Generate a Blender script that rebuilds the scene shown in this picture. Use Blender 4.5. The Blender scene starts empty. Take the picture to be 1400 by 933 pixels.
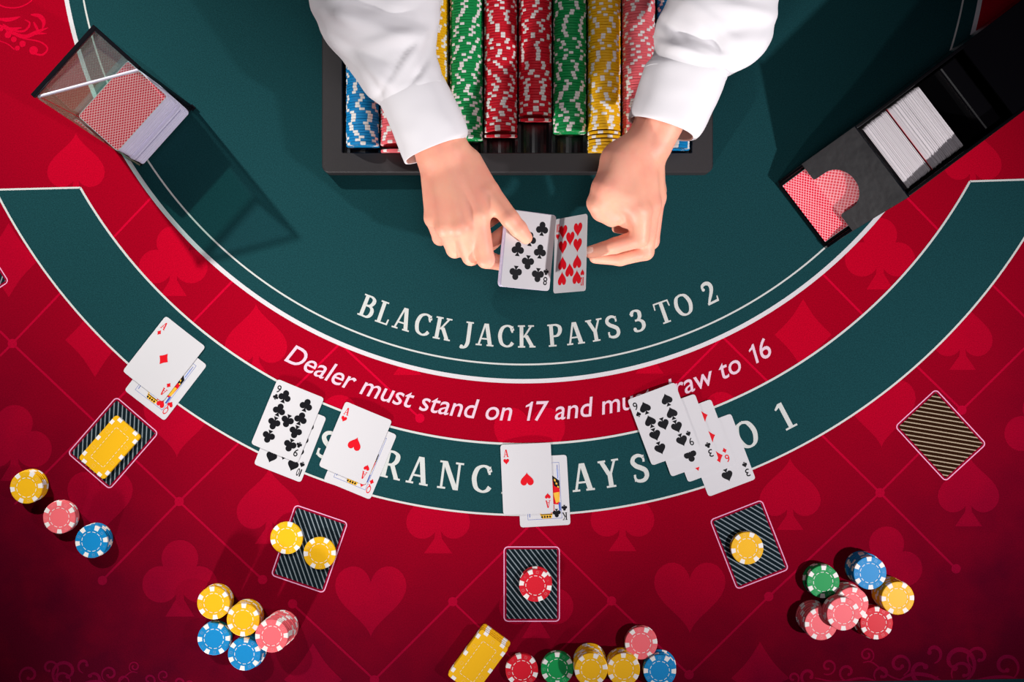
import bpy, bmesh, math, random
import numpy as np
from mathutils import Vector, Matrix, noise

random.seed(7)
PI = math.pi
SC = bpy.context.scene
COL = SC.collection

# ------------------------------------------------------------------ camera, world, lights, exposure
T = 0.76            # height of the playing surface above the floor
H = 1.30            # camera height above the playing surface
S = 1090.0          # photo pixels per metre on the playing surface

cam_d = bpy.data.cameras.new('camera'); cam = bpy.data.objects.new('camera', cam_d); COL.objects.link(cam)
cam.location = (0, 0, T + H); cam.rotation_euler = (0, 0, 0)
cam_d.sensor_width = 36.0; cam_d.lens = 36.0 * S * H / 1400.0
cam_d.clip_start = 0.05; cam_d.clip_end = 50
SC.camera = cam

SC.view_settings.view_transform = 'Standard'
SC.view_settings.look = 'None'
SC.view_settings.gamma = 1.0
SC.view_settings.use_curve_mapping = False
SC.view_settings.exposure = 0.0

world = bpy.data.worlds.new('world'); SC.world = world
world.use_nodes = True
world.node_tree.nodes['Background'].inputs[0].default_value = (0.32, 0.17, 0.50, 1)
world.node_tree.nodes['Background'].inputs[1].default_value = 0.045


def spot(name, loc, target, power, color, size, cone, blend):
    d = bpy.data.lights.new(name, 'SPOT'); o = bpy.data.objects.new(name, d); COL.objects.link(o)
    o.location = (loc[0], loc[1], loc[2] + T)
    v = Vector((target[0] - loc[0], target[1] - loc[1], target[2] - loc[2]))
    o.rotation_euler = v.to_track_quat('-Z', 'Y').to_euler()
    d.energy = power; d.color = color; d.shadow_soft_size = size
    d.spot_size = math.radians(cone); d.spot_blend = blend
    return o


def area(name, loc, target, power, color, size):
    d = bpy.data.lights.new(name, 'AREA'); o = bpy.data.objects.new(name, d); COL.objects.link(o)
    o.location = (loc[0], loc[1], loc[2] + T)
    v = Vector((target[0] - loc[0], target[1] - loc[1], target[2] - loc[2]))
    o.rotation_euler = v.to_track_quat('-Z', 'Y').to_euler()
    d.shape = 'DISK'; d.size = size; d.energy = power; d.color = color
    return o


spot('key_lamp', (-1.60, 1.75, 1.70), (-0.60, 0.16, 0), 440, (1.0, 0.97, 0.94), 0.035, 25, 1.0)
spot('front_left_lamp', (-1.05, -1.75, 0.46), (-0.19, -0.20, 0.01), 250, (1.0, 0.95, 0.94), 0.05, 24, 1.0)
spot('front_right_lamp', (1.05, -0.52, 0.85), (0.22, 0.10, 0.06), 74, (1.0, 0.95, 0.98), 0.022, 72, 1.0)
spot('overhead_lamp', (0.35, 0.15, 2.7), (0.11, 0.06, 0.05), 72, (1.0, 0.97, 0.98), 0.30, 28, 1.0)


# ------------------------------------------------------------------ helpers
def P(px, py, z=0.0):
    """point at height z (m above the table) seen at photo pixel px,py"""
    k = (H - z) / H / S
    return Vector(((px - 700.0) * k, (466.5 - py) * k, z + T))


def P2(px, py, z=0.0):
    v = P(px, py, z); return Vector((v.x, v.y))


def tag(o, label=None, cat=None, group=None, kind=None):
    if label: o['label'] = label
    if cat: o['category'] = cat
    if group: o['group'] = group
    if kind: o['kind'] = kind
    return o


def empty(name, loc=(0, 0, 0), rz=0.0):
    o = bpy.data.objects.new(name, None); COL.objects.link(o)
    o.empty_display_size = 0.02
    o.location = loc; o.rotation_euler = (0, 0, rz)
    return o


def link(name, me, parent=None, loc=None, rot=None):
    o = bpy.data.objects.new(name, me); COL.objects.link(o)
    if parent: o.parent = parent
    if loc is not None: o.location = loc
    if rot is not None: o.rotation_euler = rot
    return o


def mesh_from(name, verts, faces, mats, midx=None, smooth=False):
    me = bpy.data.meshes.new(name)
    me.from_pydata([tuple(v) for v in verts], [], faces)
    for m in (mats if isinstance(mats, (list, tuple)) else [mats]): me.materials.append(m)
    if midx is not None: me.polygons.foreach_set('material_index', midx)
    if smooth: me.polygons.foreach_set('use_smooth', [True] * len(me.polygons))
    me.update()
    return me


class MB:
    """collects geometry with material indices"""
    def __init__(s): s.v = []; s.f = []; s.m = []
    def poly(s, pts, m=0):
        b = len(s.v); s.v += [tuple(p) for p in pts]; s.f.append(tuple(range(b, b + len(pts)))); s.m.append(m)
    def raw(s, v, f, m=0):
        b = len(s.v); s.v += [tuple(p) for p in v]
        for q in f: s.f.append(tuple(b + i for i in q)); s.m.append(m)
    def box(s, c, d, m=0, M=None):
        x, y, z = d[0] / 2, d[1] / 2, d[2] / 2
        v = [Vector((c[0] + sx * x, c[1] + sy * y, c[2] + sz * z)) for sz in (-1, 1) for sy in (-1, 1) for sx in (-1, 1)]
        if M: v = [M @ p for p in v]
        s.raw(v, [(0, 2, 3, 1), (4, 5, 7, 6), (0, 1, 5, 4), (2, 6, 7, 3), (0, 4, 6, 2), (1, 3, 7, 5)], m)
    def prism(s, pts, z0, z1, m=0, F=None):
        """closed prism of a 2D outline; F maps (x,y,z) -> point"""
        F = F or (lambda x, y, z: (x, y, z)); n = len(pts); b = len(s.v)
        s.v += [tuple(F(p[0], p[1], z0)) for p in pts] + [tuple(F(p[0], p[1], z1)) for p in pts]
        s.f.append(tuple(b + i for i in reversed(range(n)))); s.m.append(m)
        s.f.append(tuple(b + n + i for i in range(n))); s.m.append(m)
        for i in range(n):
            j = (i + 1) % n; s.f.append((b + i, b + j, b + n + j, b + n + i)); s.m.append(m)
    def build(s, name, mats, parent=None, smooth=False, loc=None, rot=None, fix=True):
        me = mesh_from(name, s.v, s.f, mats, s.m, smooth)
        if fix:
            bm = bmesh.new(); bm.from_mesh(me); bmesh.ops.recalc_face_normals(bm, faces=bm.faces); bm.to_mesh(me); bm.free()
        return link(name, me, parent, loc, rot)


def bevel(o, w, seg=2):
    md = o.modifiers.new('bevel', 'BEVEL'); md.width = w; md.segments = seg; md.limit_method = 'ANGLE'
    md.angle_limit = math.radians(40)
    return o


def rrect(w, h, r, n=5):
    pts = []
    for cx, cy, a0 in ((w/2 - r, h/2 - r, 0), (-w/2 + r, h/2 - r, 90), (-w/2 + r, -h/2 + r, 180), (w/2 - r, -h/2 + r, 270)):
        for i in range(n + 1):
            a = math.radians(a0 + 90 * i / n); pts.append((cx + r * math.cos(a), cy + r * math.sin(a)))
    return pts


def catmull(pts, n=8):
    q = [2 * Vector(pts[0]) - Vector(pts[1])] + [Vector(p) for p in pts] + [2 * Vector(pts[-1]) - Vector(pts[-2])]
    out = []
    for i in range(1, len(q) - 2):
        p0, p1, p2, p3 = q[i-1], q[i], q[i+1], q[i+2]
        for k in range(n):
            t = k / n
            out.append(0.5 * ((2*p1) + (p2 - p0)*t + (2*p0 - 5*p1 + 4*p2 - p3)*t*t + (3*p1 - p0 - 3*p2 + p3)*t**3))
    out.append(q[-2])
    return out


# ------------------------------------------------------------------ materials
def nodes(name):
    m = bpy.data.materials.new(name); m.use_nodes = True
    nt = m.node_tree; b = nt.nodes['Principled BSDF']
    return m, nt, b


def N(nt, t, **kw):
    n = nt.nodes.new(t)
    for k, v in kw.items(): setattr(n, k, v)
    return n


def plain(name, c, rough=0.5, spec=0.5, coat=0.0, grain=0.0, gscale=400, bump=0.0, metal=0.0, bdist=0.0006):
    m, nt, b = nodes(name)
    b.inputs['Roughness'].default_value = rough
    b.inputs['Specular IOR Level'].default_value = spec
    b.inputs['Coat Weight'].default_value = coat
    b.inputs['Coat Roughness'].default_value = 0.08
    b.inputs['Metallic'].default_value = metal
    b.inputs['Base Color'].default_value = (*c, 1)
    if grain or bump:
        tc = N(nt, 'ShaderNodeTexCoord'); nz = N(nt, 'ShaderNodeTexNoise')
        nz.inputs['Scale'].default_value = gscale; nz.inputs['Detail'].default_value = 3
        nt.links.new(tc.outputs['Object'], nz.inputs['Vector'])
        if grain:
            mr = N(nt, 'ShaderNodeMapRange'); mr.inputs[3].default_value = 1 - grain; mr.inputs[4].default_value = 1 + grain
            nt.links.new(nz.outputs['Fac'], mr.inputs[0])
            mx = N(nt, 'ShaderNodeVectorMath', operation='SCALE'); mx.inputs[0].default_value = c
            nt.links.new(mr.outputs[0], mx.inputs['Scale']); nt.links.new(mx.outputs[0], b.inputs['Base Color'])
        if bump:
            bp = N(nt, 'ShaderNodeBump'); bp.inputs['Strength'].default_value = bump; bp.inputs['Distance'].default_value = bdist
            nt.links.new(nz.outputs['Fac'], bp.inputs['Height']); nt.links.new(bp.outputs[0], b.inputs['Normal'])
    return m


def felt(name, c, grain=0.22, dark=None):
    """printed cloth: woven grain; dark = a printed shading of the red ground toward the players' edge"""
    m, nt, b = nodes(name)
    b.inputs['Roughness'].default_value = 0.95; b.inputs['Specular IOR Level'].default_value = 0.015
    g = N(nt, 'ShaderNodeNewGeometry')
    nz = N(nt, 'ShaderNodeTexNoise'); nz.inputs['Scale'].default_value = 700; nz.inputs['Detail'].default_value = 4
    nt.links.new(g.outputs['Position'], nz.inputs['Vector'])
    mr = N(nt, 'ShaderNodeMapRange'); mr.inputs[1].default_value = .25; mr.inputs[2].default_value = .75
    mr.inputs[3].default_value = 1 - grain; mr.inputs[4].default_value = 1 + grain
    nt.links.new(nz.outputs['Fac'], mr.inputs[0])
    src = N(nt, 'ShaderNodeRGB'); src.outputs[0].default_value = (*c, 1); col = src.outputs[0]
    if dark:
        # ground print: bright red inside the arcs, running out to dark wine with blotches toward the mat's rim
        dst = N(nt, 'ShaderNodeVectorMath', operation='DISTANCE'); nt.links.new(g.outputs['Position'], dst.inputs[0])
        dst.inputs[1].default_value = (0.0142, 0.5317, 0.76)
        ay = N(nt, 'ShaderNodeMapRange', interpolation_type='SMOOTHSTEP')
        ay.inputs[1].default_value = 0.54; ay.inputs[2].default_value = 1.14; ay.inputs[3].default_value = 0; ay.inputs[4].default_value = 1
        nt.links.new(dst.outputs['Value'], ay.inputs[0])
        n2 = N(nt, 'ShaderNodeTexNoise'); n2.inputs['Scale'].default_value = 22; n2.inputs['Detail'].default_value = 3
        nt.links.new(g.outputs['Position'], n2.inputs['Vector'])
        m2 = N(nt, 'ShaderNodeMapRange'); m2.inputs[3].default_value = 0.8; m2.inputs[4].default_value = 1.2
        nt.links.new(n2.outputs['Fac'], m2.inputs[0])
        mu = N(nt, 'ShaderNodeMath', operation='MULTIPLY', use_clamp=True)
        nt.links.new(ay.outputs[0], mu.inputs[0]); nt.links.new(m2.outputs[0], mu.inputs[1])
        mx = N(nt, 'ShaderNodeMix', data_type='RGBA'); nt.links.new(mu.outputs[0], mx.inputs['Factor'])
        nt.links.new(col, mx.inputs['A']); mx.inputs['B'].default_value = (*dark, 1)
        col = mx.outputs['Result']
    sc = N(nt, 'ShaderNodeVectorMath', operation='SCALE'); nt.links.new(col, sc.inputs[0]); nt.links.new(mr.outputs[0], sc.inputs['Scale'])
    nt.links.new(sc.outputs[0], b.inputs['Base Color'])
    bp = N(nt, 'ShaderNodeBump'); bp.inputs['Strength'].default_value = .25; bp.inputs['Distance'].default_value = 0.0005
    nt.links.new(nz.outputs['Fac'], bp.inputs['Height']); nt.links.new(bp.outputs[0], b.inputs['Normal'])
    return m


def clear_plastic(name, tint, haze, amount):
    """clear acrylic: see-through, mirror-like at a slant, with a diffuse haze colour mixed in"""
    m = bpy.data.materials.new(name); m.use_nodes = True; nt = m.node_tree; nt.nodes.clear()
    out = N(nt, 'ShaderNodeOutputMaterial'); mix = N(nt, 'ShaderNodeMixShader'); m2 = N(nt, 'ShaderNodeMixShader')
    tr = N(nt, 'ShaderNodeBsdfTransparent'); tr.inputs[0].default_value = (*tint, 1)
    df = N(nt, 'ShaderNodeBsdfDiffuse'); df.inputs[0].default_value = (*haze, 1)
    gl = N(nt, 'ShaderNodeBsdfGlossy'); gl.inputs['Roughness'].default_value = 0.02; gl.inputs[0].default_value = (.9, .9, .9, 1)
    fr = N(nt, 'ShaderNodeFresnel'); fr.inputs[0].default_value = 1.49
    m2.inputs[0].default_value = amount
    ge = N(nt, 'ShaderNodeNewGeometry'); inv = N(nt, 'ShaderNodeMath', operation='SUBTRACT'); inv.inputs[0].default_value = 1
    nt.links.new(ge.outputs['Backfacing'], inv.inputs[1]); mul = N(nt, 'ShaderNodeMath', operation='MULTIPLY')
    nt.links.new(fr.outputs[0], mul.inputs[0]); nt.links.new(inv.outputs[0], mul.inputs[1])
    nt.links.new(tr.outputs[0], m2.inputs[1]); nt.links.new(df.outputs[0], m2.inputs[2])
    nt.links.new(mul.outputs[0], mix.inputs[0]); nt.links.new(m2.outputs[0], mix.inputs[1]); nt.links.new(gl.outputs[0], mix.inputs[2])
    nt.links.new(mix.outputs[0], out.inputs[0])
    return m


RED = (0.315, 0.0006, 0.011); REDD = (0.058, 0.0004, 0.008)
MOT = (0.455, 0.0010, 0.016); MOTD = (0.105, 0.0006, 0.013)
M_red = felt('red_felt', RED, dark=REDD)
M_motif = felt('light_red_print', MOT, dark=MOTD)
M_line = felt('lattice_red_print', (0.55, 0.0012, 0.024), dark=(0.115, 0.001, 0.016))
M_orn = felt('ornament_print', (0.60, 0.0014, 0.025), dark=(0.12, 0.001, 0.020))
M_green = felt('green_felt', (0.0086, 0.0470, 0.0525), grain=.3)
M_base = felt('teal_felt', (0.006, 0.030, 0.036))
M_white = felt('white_print', (0.60, 0.59, 0.60), grain=.06)
M_cream = felt('cream_print', (0.54, 0.56, 0.53), grain=.06)
M_pinkw = felt('pale_pink_print', (0.68, 0.50, 0.58), grain=.06)
M_boxblk = felt('black_print', (0.006, 0.012, 0.016), grain=.2)
M_boxblk_lit = felt('black_print_warm_lit', (0.022, 0.007, 0.003), grain=.2)  # black box print with warm light painted into the colour
M_boxln = felt('grey_print', (0.20, 0.24, 0.26), grain=.1)
M_boxln_lit = felt('grey_print_warm_lit', (0.36, 0.29, 0.20), grain=.1)  # grey stripe print, same warm light painted in
M_boxout = felt('pink_outline_print', (0.72, 0.33, 0.50), grain=.06)
M_boxred = felt('deep_red_print', (0.22, 0.001, 0.016), grain=.1)

M_card = plain('card_paper', (0.565, 0.56, 0.57), 0.55, 0.2)
M_cardedge = plain('card_edge', (0.80, 0.77, 0.92), 0.7, 0.2, grain=0.12, gscale=900)
M_pipr = plain('card_red_ink', (0.62, 0.004, 0.012), 0.55, 0.12)
M_pipk = plain('card_black_ink', (0.004, 0.004, 0.006), 0.55, 0.12)
M_blue = plain('card_blue_ink', (0.04, 0.10, 0.42), 0.4, 0.4)
M_yel = plain('card_yellow_ink', (0.75, 0.42, 0.03), 0.4, 0.4)
M_pale = plain('card_pale_blue_ink', (0.45, 0.52, 0.72), 0.4, 0.4)
M_cut = plain('red_cut_card_plastic', (0.45, 0.008, 0.02), 0.4)

M_black = plain('black_plastic_tray', (0.020, 0.017, 0.018), 0.5, 0.35, bump=.25, gscale=1500)
M_tray_in = plain('black_gloss_tray_inside', (0.004, 0.004, 0.005), 0.25, 0.5)
M_shoe = plain('black_gloss_plastic', (0.0016, 0.0016, 0.0020), 0.16, 0.3)
M_plate = plain('black_front_plate', (0.002, 0.003, 0.005), 0.26, 0.55, bump=.16, gscale=24, bdist=.003)
M_smoke = plain('smoked_black_acrylic', (0.006, 0.006, 0.008), 0.12, 0.5)
M_clear = clear_plastic('clear_acrylic', (0.74, 0.95, 0.90), (.40, .40, .27), .27)
M_clearside = clear_plastic('clear_acrylic_dark_reflection', (0.70, 0.72, 0.72), (.05, .05, .06), .10)  # clear side wall; its dark slanting reflection is painted into the tint
M_cleartop = clear_plastic('clear_acrylic_top', (0.95, 0.93, 0.95), (.40, .34, .38), .06)
M_edge = plain('polished_acrylic_edge', (0.80, 0.80, 0.92), 0.15, 0.9, bump=.5, gscale=150)

M_cloth = plain('white_shirt_cotton', (0.84, 0.83, 0.84), 0.85, 0.15, bump=.15, gscale=1200)
M_seam = plain('shirt_seam_thread', (0.50, 0.49, 0.52), 0.9, 0.1)
M_trous = plain('black_trousers', (0.012, 0.012, 0.015), 0.85, 0.2)
M_leather = plain('black_shoe_leather', (0.010, 0.010, 0.010), 0.3)
M_hair = plain('dark_brown_hair', (0.02, 0.012, 0.008), 0.55)
M_eye = plain('eye_white', (0.75, 0.73, 0.70), 0.2)
M_nail = plain('fingernail', (0.80, 0.50, 0.40), 0.3, 0.5)
M_wood = plain('dark_table_wood', (0.045, 0.020, 0.010), 0.35, grain=.3, gscale=30)
M_rail = plain('black_padded_rail', (0.012, 0.012, 0.013), 0.45, bump=.3, gscale=300)
M_floor = plain('dark_carpet', (0.030, 0.014, 0.026), 0.95, 0.1, grain=.4, gscale=120)


def skin():
    m, nt, b = nodes('skin')
    tc = N(nt, 'ShaderNodeNewGeometry'); nz = N(nt, 'ShaderNodeTexNoise'); nz.inputs['Scale'].default_value = 38; nz.inputs['Detail'].default_value = 4
    nt.links.new(tc.outputs['Position'], nz.inputs['Vector'])
    mr = N(nt, 'ShaderNodeMapRange'); mr.inputs[1].default_value = .35; mr.inputs[2].default_value = .7
    nt.links.new(nz.outputs['Fac'], mr.inputs[0])
    mx = N(nt, 'ShaderNodeMix', data_type='RGBA'); nt.links.new(mr.outputs[0], mx.inputs['Factor'])
    mx.inputs['A'].default_value = (0.95, 0.455, 0.305, 1); mx.inputs['B'].default_value = (0.93, 0.375, 0.265, 1)
    nt.links.new(mx.outputs['Result'], b.inputs['Base Color'])
    b.inputs['Roughness'].default_value = 0.5; b.inputs['Specular IOR Level'].default_value = 0.4
    b.inputs['Subsurface Weight'].default_value = 0.25; b.inputs['Subsurface Radius'].default_value = (0.008, 0.003, 0.0015)
    b.inputs['Subsurface Scale'].default_value = 1.0
    n2 = N(nt, 'ShaderNodeTexNoise'); n2.inputs['Scale'].default_value = 420; nt.links.new(tc.outputs['Position'], n2.inputs['Vector'])
    bp = N(nt, 'ShaderNodeBump'); bp.inputs['Strength'].default_value = .18; bp.inputs['Distance'].default_value = .0006
    nt.links.new(n2.outputs['Fac'], bp.inputs['Height']); nt.links.new(bp.outputs[0], b.inputs['Normal'])
    return m


M_skin = skin()


def back_pattern():
    """red card back: white criss-cross lattice on red, white border left to the mesh"""
    m, nt, b = nodes('red_card_back')
    b.inputs['Roughness'].default_value = .4
    tc = N(nt, 'ShaderNodeTexCoord'); sp = N(nt, 'ShaderNodeSeparateXYZ'); nt.links.new(tc.outputs['Object'], sp.inputs[0])
    def mth(op, a, b_, clamp=False):
        n = N(nt, 'ShaderNodeMath', operation=op, use_clamp=clamp)
        for i, v in enumerate((a, b_)):
            if v is None: continue
            if isinstance(v, (int, float)): n.inputs[i].default_value = v
            else: nt.links.new(v, n.inputs[i])
        return n.outputs[0]
    fs = []
    for sg in (1, -1):
        d = mth('ADD', mth('MULTIPLY', sp.outputs['X'], 1.35), mth('MULTIPLY', sp.outputs['Y'], sg * 1.0))
        f = mth('FRACT', mth('MULTIPLY', d, 1 / 0.0050), None)
        fs.append(mth('LESS_THAN', f, 0.20))
    mxf = mth('MAXIMUM', fs[0], fs[1])
    mx = N(nt, 'ShaderNodeMix', data_type='RGBA'); nt.links.new(mxf, mx.inputs['Factor'])
    mx.inputs['A'].default_value = (0.70, 0.004, 0.030, 1); mx.inputs['B'].default_value = (0.95, 0.46, 0.50, 1)
    nt.links.new(mx.outputs['Result'], b.inputs['Base Color'])
    return m


M_back = back_pattern()

CHIP = {  # body colour
    'yellow': (0.80, 0.43, 0.006), 'pink': (0.80, 0.135, 0.155), 'blue': (0.003, 0.215, 0.50),
    'green': (0.004, 0.27, 0.065), 'red': (0.60, 0.008, 0.022),
}
M_chip = {k: plain(k + '_chip_plastic', c, 0.48, 0.2) for k, c in CHIP.items()}
M_inlay = {k: plain(k + '_chip_inlay', tuple(min(1, x * 1.06 + .002) for x in c), 0.42, 0.2) for k, c in CHIP.items()}
M_emb = {k: plain(k + '_chip_emboss', tuple(min(1, x * .85 + .15) for x in c), 0.4, 0.4) for k, c in CHIP.items()}
M_spot = plain('chip_white_spot', (0.80, 0.77, 0.73), 0.5, 0.2)

# ------------------------------------------------------------------ room
o = MB(); o.box((0, 0, -0.02), (6, 6, 0.04)); tag(o.build('floor', M_floor), kind='structure')

# ------------------------------------------------------------------ table
TX0, TX1, TY0, TY1 = -1.05, 1.05, -0.60, 0.47
tbl = empty('blackjack_table', (0, 0, 0))
tag(tbl, 'dark wooden blackjack table carrying the red and green layout mat', 'table')
m = MB(); m.box(((TX0 + TX1) / 2, (TY0 + TY1) / 2, T - 0.0022 - 0.02), (TX1 - TX0, TY1 - TY0, 0.04)); m.build('tabletop', M_base, tbl)
m = MB()
m.box((0, TY0 - 0.05, T - 0.012), (TX1 - TX0 + 0.2, 0.10, 0.075)); bevel(m.build('padded_rail', M_rail, tbl), .03, 4)
for sx in (-1, 1):
    m = MB(); m.box((sx * (TX1 + 0.05), (TY0 + TY1) / 2 + .001, T - 0.012), (0.10, TY1 - TY0 - .002, 0.075)); bevel(m.build('padded_rail', M_rail, tbl), .03, 4)
m = MB(); m.box((0, (TY0 + TY1) / 2, T - 0.092), (TX1 - TX0 - 0.2, TY1 - TY0 - 0.2, 0.1)); m.build('apron', M_wood, tbl)
for sx in (-1, 1):
    for yy in (TY0 + .18, TY1 - .18):
        m = MB(); m.box((sx * 0.85, yy, (T - 0.14) / 2), (0.09, 0.09, T - 0.14)); bevel(m.build('leg', M_wood, tbl), .012)

# ------------------------------------------------------------------ layout mat with its print
mat = empty('layout_mat', (0, 0, T))
tag(mat, 'red and green printed blackjack layout mat spread over the whole table', 'mat')
LIFT = {}


def W(px, py):
    v = P2(px, py); return (v.x, v.y)


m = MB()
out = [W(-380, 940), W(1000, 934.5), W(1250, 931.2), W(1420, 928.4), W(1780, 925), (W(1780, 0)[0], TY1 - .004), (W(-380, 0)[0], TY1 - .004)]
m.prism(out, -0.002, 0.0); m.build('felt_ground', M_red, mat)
CX, CY = 715.5, -113.0


def trim(mb):
    """keep print inside the players' edge of the mat"""
    ex, ey = [p[0] for p in out[:4]], [p[1] for p in out[:4]]
    mb.v = [(x, max(y, float(np.interp(x, ex, ey)) + .0006), z) for x, y, z in mb.v]




def ring(r0, r1, a0, a1, n, z, mb, mi=0):
    """band between radius functions (px) about the layout centre"""
    f0 = r0 if callable(r0) else (lambda a: r0); f1 = r1 if callable(r1) else (lambda a: r1)
    pts = []
    for i in range(n + 1):
        a = a0 + (a1 - a0) * i / n; ar = math.radians(a)
        row = []
        for f in (f0, f1):
            r = f(a); row.append((*W(CX + r * math.sin(ar), CY + r * math.cos(ar)), z))
        pts.append(row)
    for i in range(n):
        mb.poly((pts[i][0], pts[i+1][0], pts[i+1][1], pts[i][1]), mi)


# dealer's green area: disc cut by the dealer's edge of the mat
m = MB()
AEND = 88
pts = [W(CX + 634 * math.sin(math.radians(a)), CY + 634 * math.cos(math.radians(a))) for a in np.linspace(-AEND, AEND, 150)]
m.poly([(x, y, .00012) for x, y in pts] ); m.build('green_dealer_panel', M_green, mat, fix=False)
m = MB(); ring(631.5, 637.5, -AEND, AEND, 180, .00024, m); m.build('white_border_line', M_white, mat)
m = MB(); ring(610.5, 612.9, -AEND, AEND, 180, .00024, m); m.build('thin_white_line', M_cream, mat)

# insurance band
fi = lambda a: 720.5 - 11.0 * (a / 59.0) ** 2
fo = lambda a: 817.5 - 4.5 * (a / 59.0) ** 2
AI0, AI1, AO0, AO1 = -58.6, 59.4, -62.7, 63.9


def band_pt(f, a, d=0):
    r = f(a) + d; ar = math.radians(a)
    return (CX + r * math.sin(ar), CY + r * math.cos(ar))


m = MB(); n = 140; rows = []
for i in range(n + 1):
    t = i / n
    rows.append((band_pt(fi, AI0 + (AI1 - AI0) * t), band_pt(fo, AO0 + (AO1 - AO0) * t)))
for i in range(n):
    m.poly([(*W(*q), .00018) for q in (rows[i][0], rows[i+1][0], rows[i+1][1], rows[i][1])])
m.build('green_insurance_band', M_green, mat)
m = MB(); ring(lambda a: fi(a) - 1.5, lambda a: fi(a) + 1.5, AI0, AI1, 150, .0003, m)
ring(lambda a: fo(a) - 1.4, lambda a: fo(a) + 1.4, AO0, AO1, 150, .0003, m)
for r in (rows[0], rows[-1]):
    p, q = r; d = (0, 1.3)
    m.poly([(*W(p[0], p[1] - 1.3), .0003), (*W(q[0], q[1] - 1.3), .0003), (*W(q[0], q[1] + 1.3), .0003), (*W(p[0], p[1] + 1.3), .0003)])
m.build('band_outline', M_cream, mat)


# ---- suit shapes in a unit box (height about 1, centred)
def circ(cx, cy, r, n=28): return [(cx + r * math.cos(2*PI*i/n), cy + r * math.sin(2*PI*i/n)) for i in range(n)]


def heart(n=44):
    p = []
    for i in range(n):
        t = 2 * PI * i / n
        p.append((16 * math.sin(t) ** 3 / 34 * 1.06, (13 * math.cos(t) - 5 * math.cos(2*t) - 2 * math.cos(3*t) - math.cos(4*t)) / 29 + 0.085))
    return p


def suit(kind):
    """list of polygons"""
    if kind == 'heart': return [heart()]
    if kind == 'diamond':
        q = []
        cs = [(0, .5), (.40, 0), (0, -.5), (-.40, 0)]
        for i in range(4):
            a, b = Vector(cs[i]), Vector(cs[(i+1) % 4])
            for k in range(5):
                t = k / 5; v = a.lerp(b, t); v *= 1 - 0.10 * math.sin(PI * t); q.append((v.x, v.y))
        return [q]
    if kind == 'spade':
        h = [(x * .86, -y * .82 + .10) for x, y in heart()]
        st = [(-.03, -.1), (.03, -.1), (.05, -.30), (.19, -.5), (-.19, -.5), (-.05, -.30)]
        return [h, st]
    if kind == 'club':
        st = [(-.035, .05), (.035, .05), (.055, -.28), (.19, -.5), (-.19, -.5), (-.055, -.28)]
        return [circ(0, .26, .24), circ(-.25, -.08, .24), circ(.25, -.08, .24), circ(0, .03, .14, 12), st]


def lift_poly(mb, poly, z, mi=0): mb.poly([(p[0], p[1], z) for p in poly], mi)


MOTIFS = [('spade', 104, 228, 92), ('club', 237, 357, 96), ('spade', 350, 466, 100), ('diamond', 130, 465, 102), ('diamond', 12, 356, 102),
          ('heart', 242, 580, 92), ('club', 20, 606, 104), ('club', 246, 791, 105), ('spade', 368, 692, 104), ('spade', 599, 706, 102),
          ('spade', 851, 703, 102), ('heart', 507, 823, 98), ('heart', 943, 818, 98), ('spade', 1080, 676, 98), ('spade', 1324, 671, 98),
          ('spade', 1316, 458, 96), ('heart', 1205, 566, 94), ('club', 1203, 347, 98), ('diamond', 1098, 458, 98), ('spade', 1330, 218, 92),
          ('club', 1212, 770, 100), ('club', 1422, 585, 100), ('diamond', 1039, 928, 100), ('club', 733, 821, 104), ('diamond', 428, 930, 100),
          ('spade', 557, 462, 102), ('spade', 888, 460, 102), ('club', 464, 590, 100), ('heart', 724, 606, 98), ('club', 986, 586, 100),
          ('heart', 137, 690, 90)]
for k, x, y, h in MOTIFS:
    m = MB(); c = W(x, y); s = h / S
    for i, poly in enumerate(suit(k)): lift_poly(m, [(c[0] + a * s, c[1] + b * s) for a, b in poly], .00008 + i * 6e-6)
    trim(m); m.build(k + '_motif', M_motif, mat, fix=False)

LINES = [((0, 453), (17, 470)), ((0, 487), (17, 470)), ((17, 470), (245, 686)), ((245, 686), (359, 793)), ((245, 686), (140, 794)), ((245, 686), (465, 470)),
         ((465, 470), (574, 572)), ((17, 470), (212, 265)), ((131, 578), (330, 372)), ((131, 578), (20, 690)),
         ((400, 826), (512, 930)), ((512, 930), (619, 823)), ((619, 823), (728, 715)), ((728, 715), (836, 822)), ((836, 822), (942, 923)), ((942, 923), (1051, 816)),
         ((619, 823), (735, 935)), ((836, 822), (725, 930)), ((1051, 816), (1203, 674)), ((1203, 674), (1307, 778)), ((1203, 674), (1315, 561)), ((1203, 674), (988, 461)),
         ((1315, 561), (1420, 457)), ((1315, 561), (1237, 485)), ((1115, 365), (1180, 431)), ((1230, 260), (1290, 322)), ((1355, 388), (1420, 452)), ((988, 461), (880, 570)),
         ((1039, 930), (942, 923))]
for a, b in LINES[:-1]:
    m = MB(); a, b = Vector(W(*a)), Vector(W(*b)); d = (b - a).normalized(); nn = Vector((-d.y, d.x)) * 1.5 / S
    m.poly([(*(a + nn), .0001), (*(b + nn), .0001), (*(b - nn), .0001), (*(a - nn), .0001)]); trim(m); m.build('lattice_line', M_line, mat, fix=False)
for x, y in [(17, 470), (245, 686), (140, 794), (359, 793), (574, 572), (400, 826), (512, 930), (619, 823), (836, 822), (942, 923), (1051, 816), (1203, 674), (1307, 778), (1315, 561)]:
    m = MB(); c = W(x, y); lift_poly(m, circ(c[0], c[1], 6.5 / S, 20), .00013); trim(m); m.build('lattice_dot', M_line, mat, fix=False)


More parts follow.
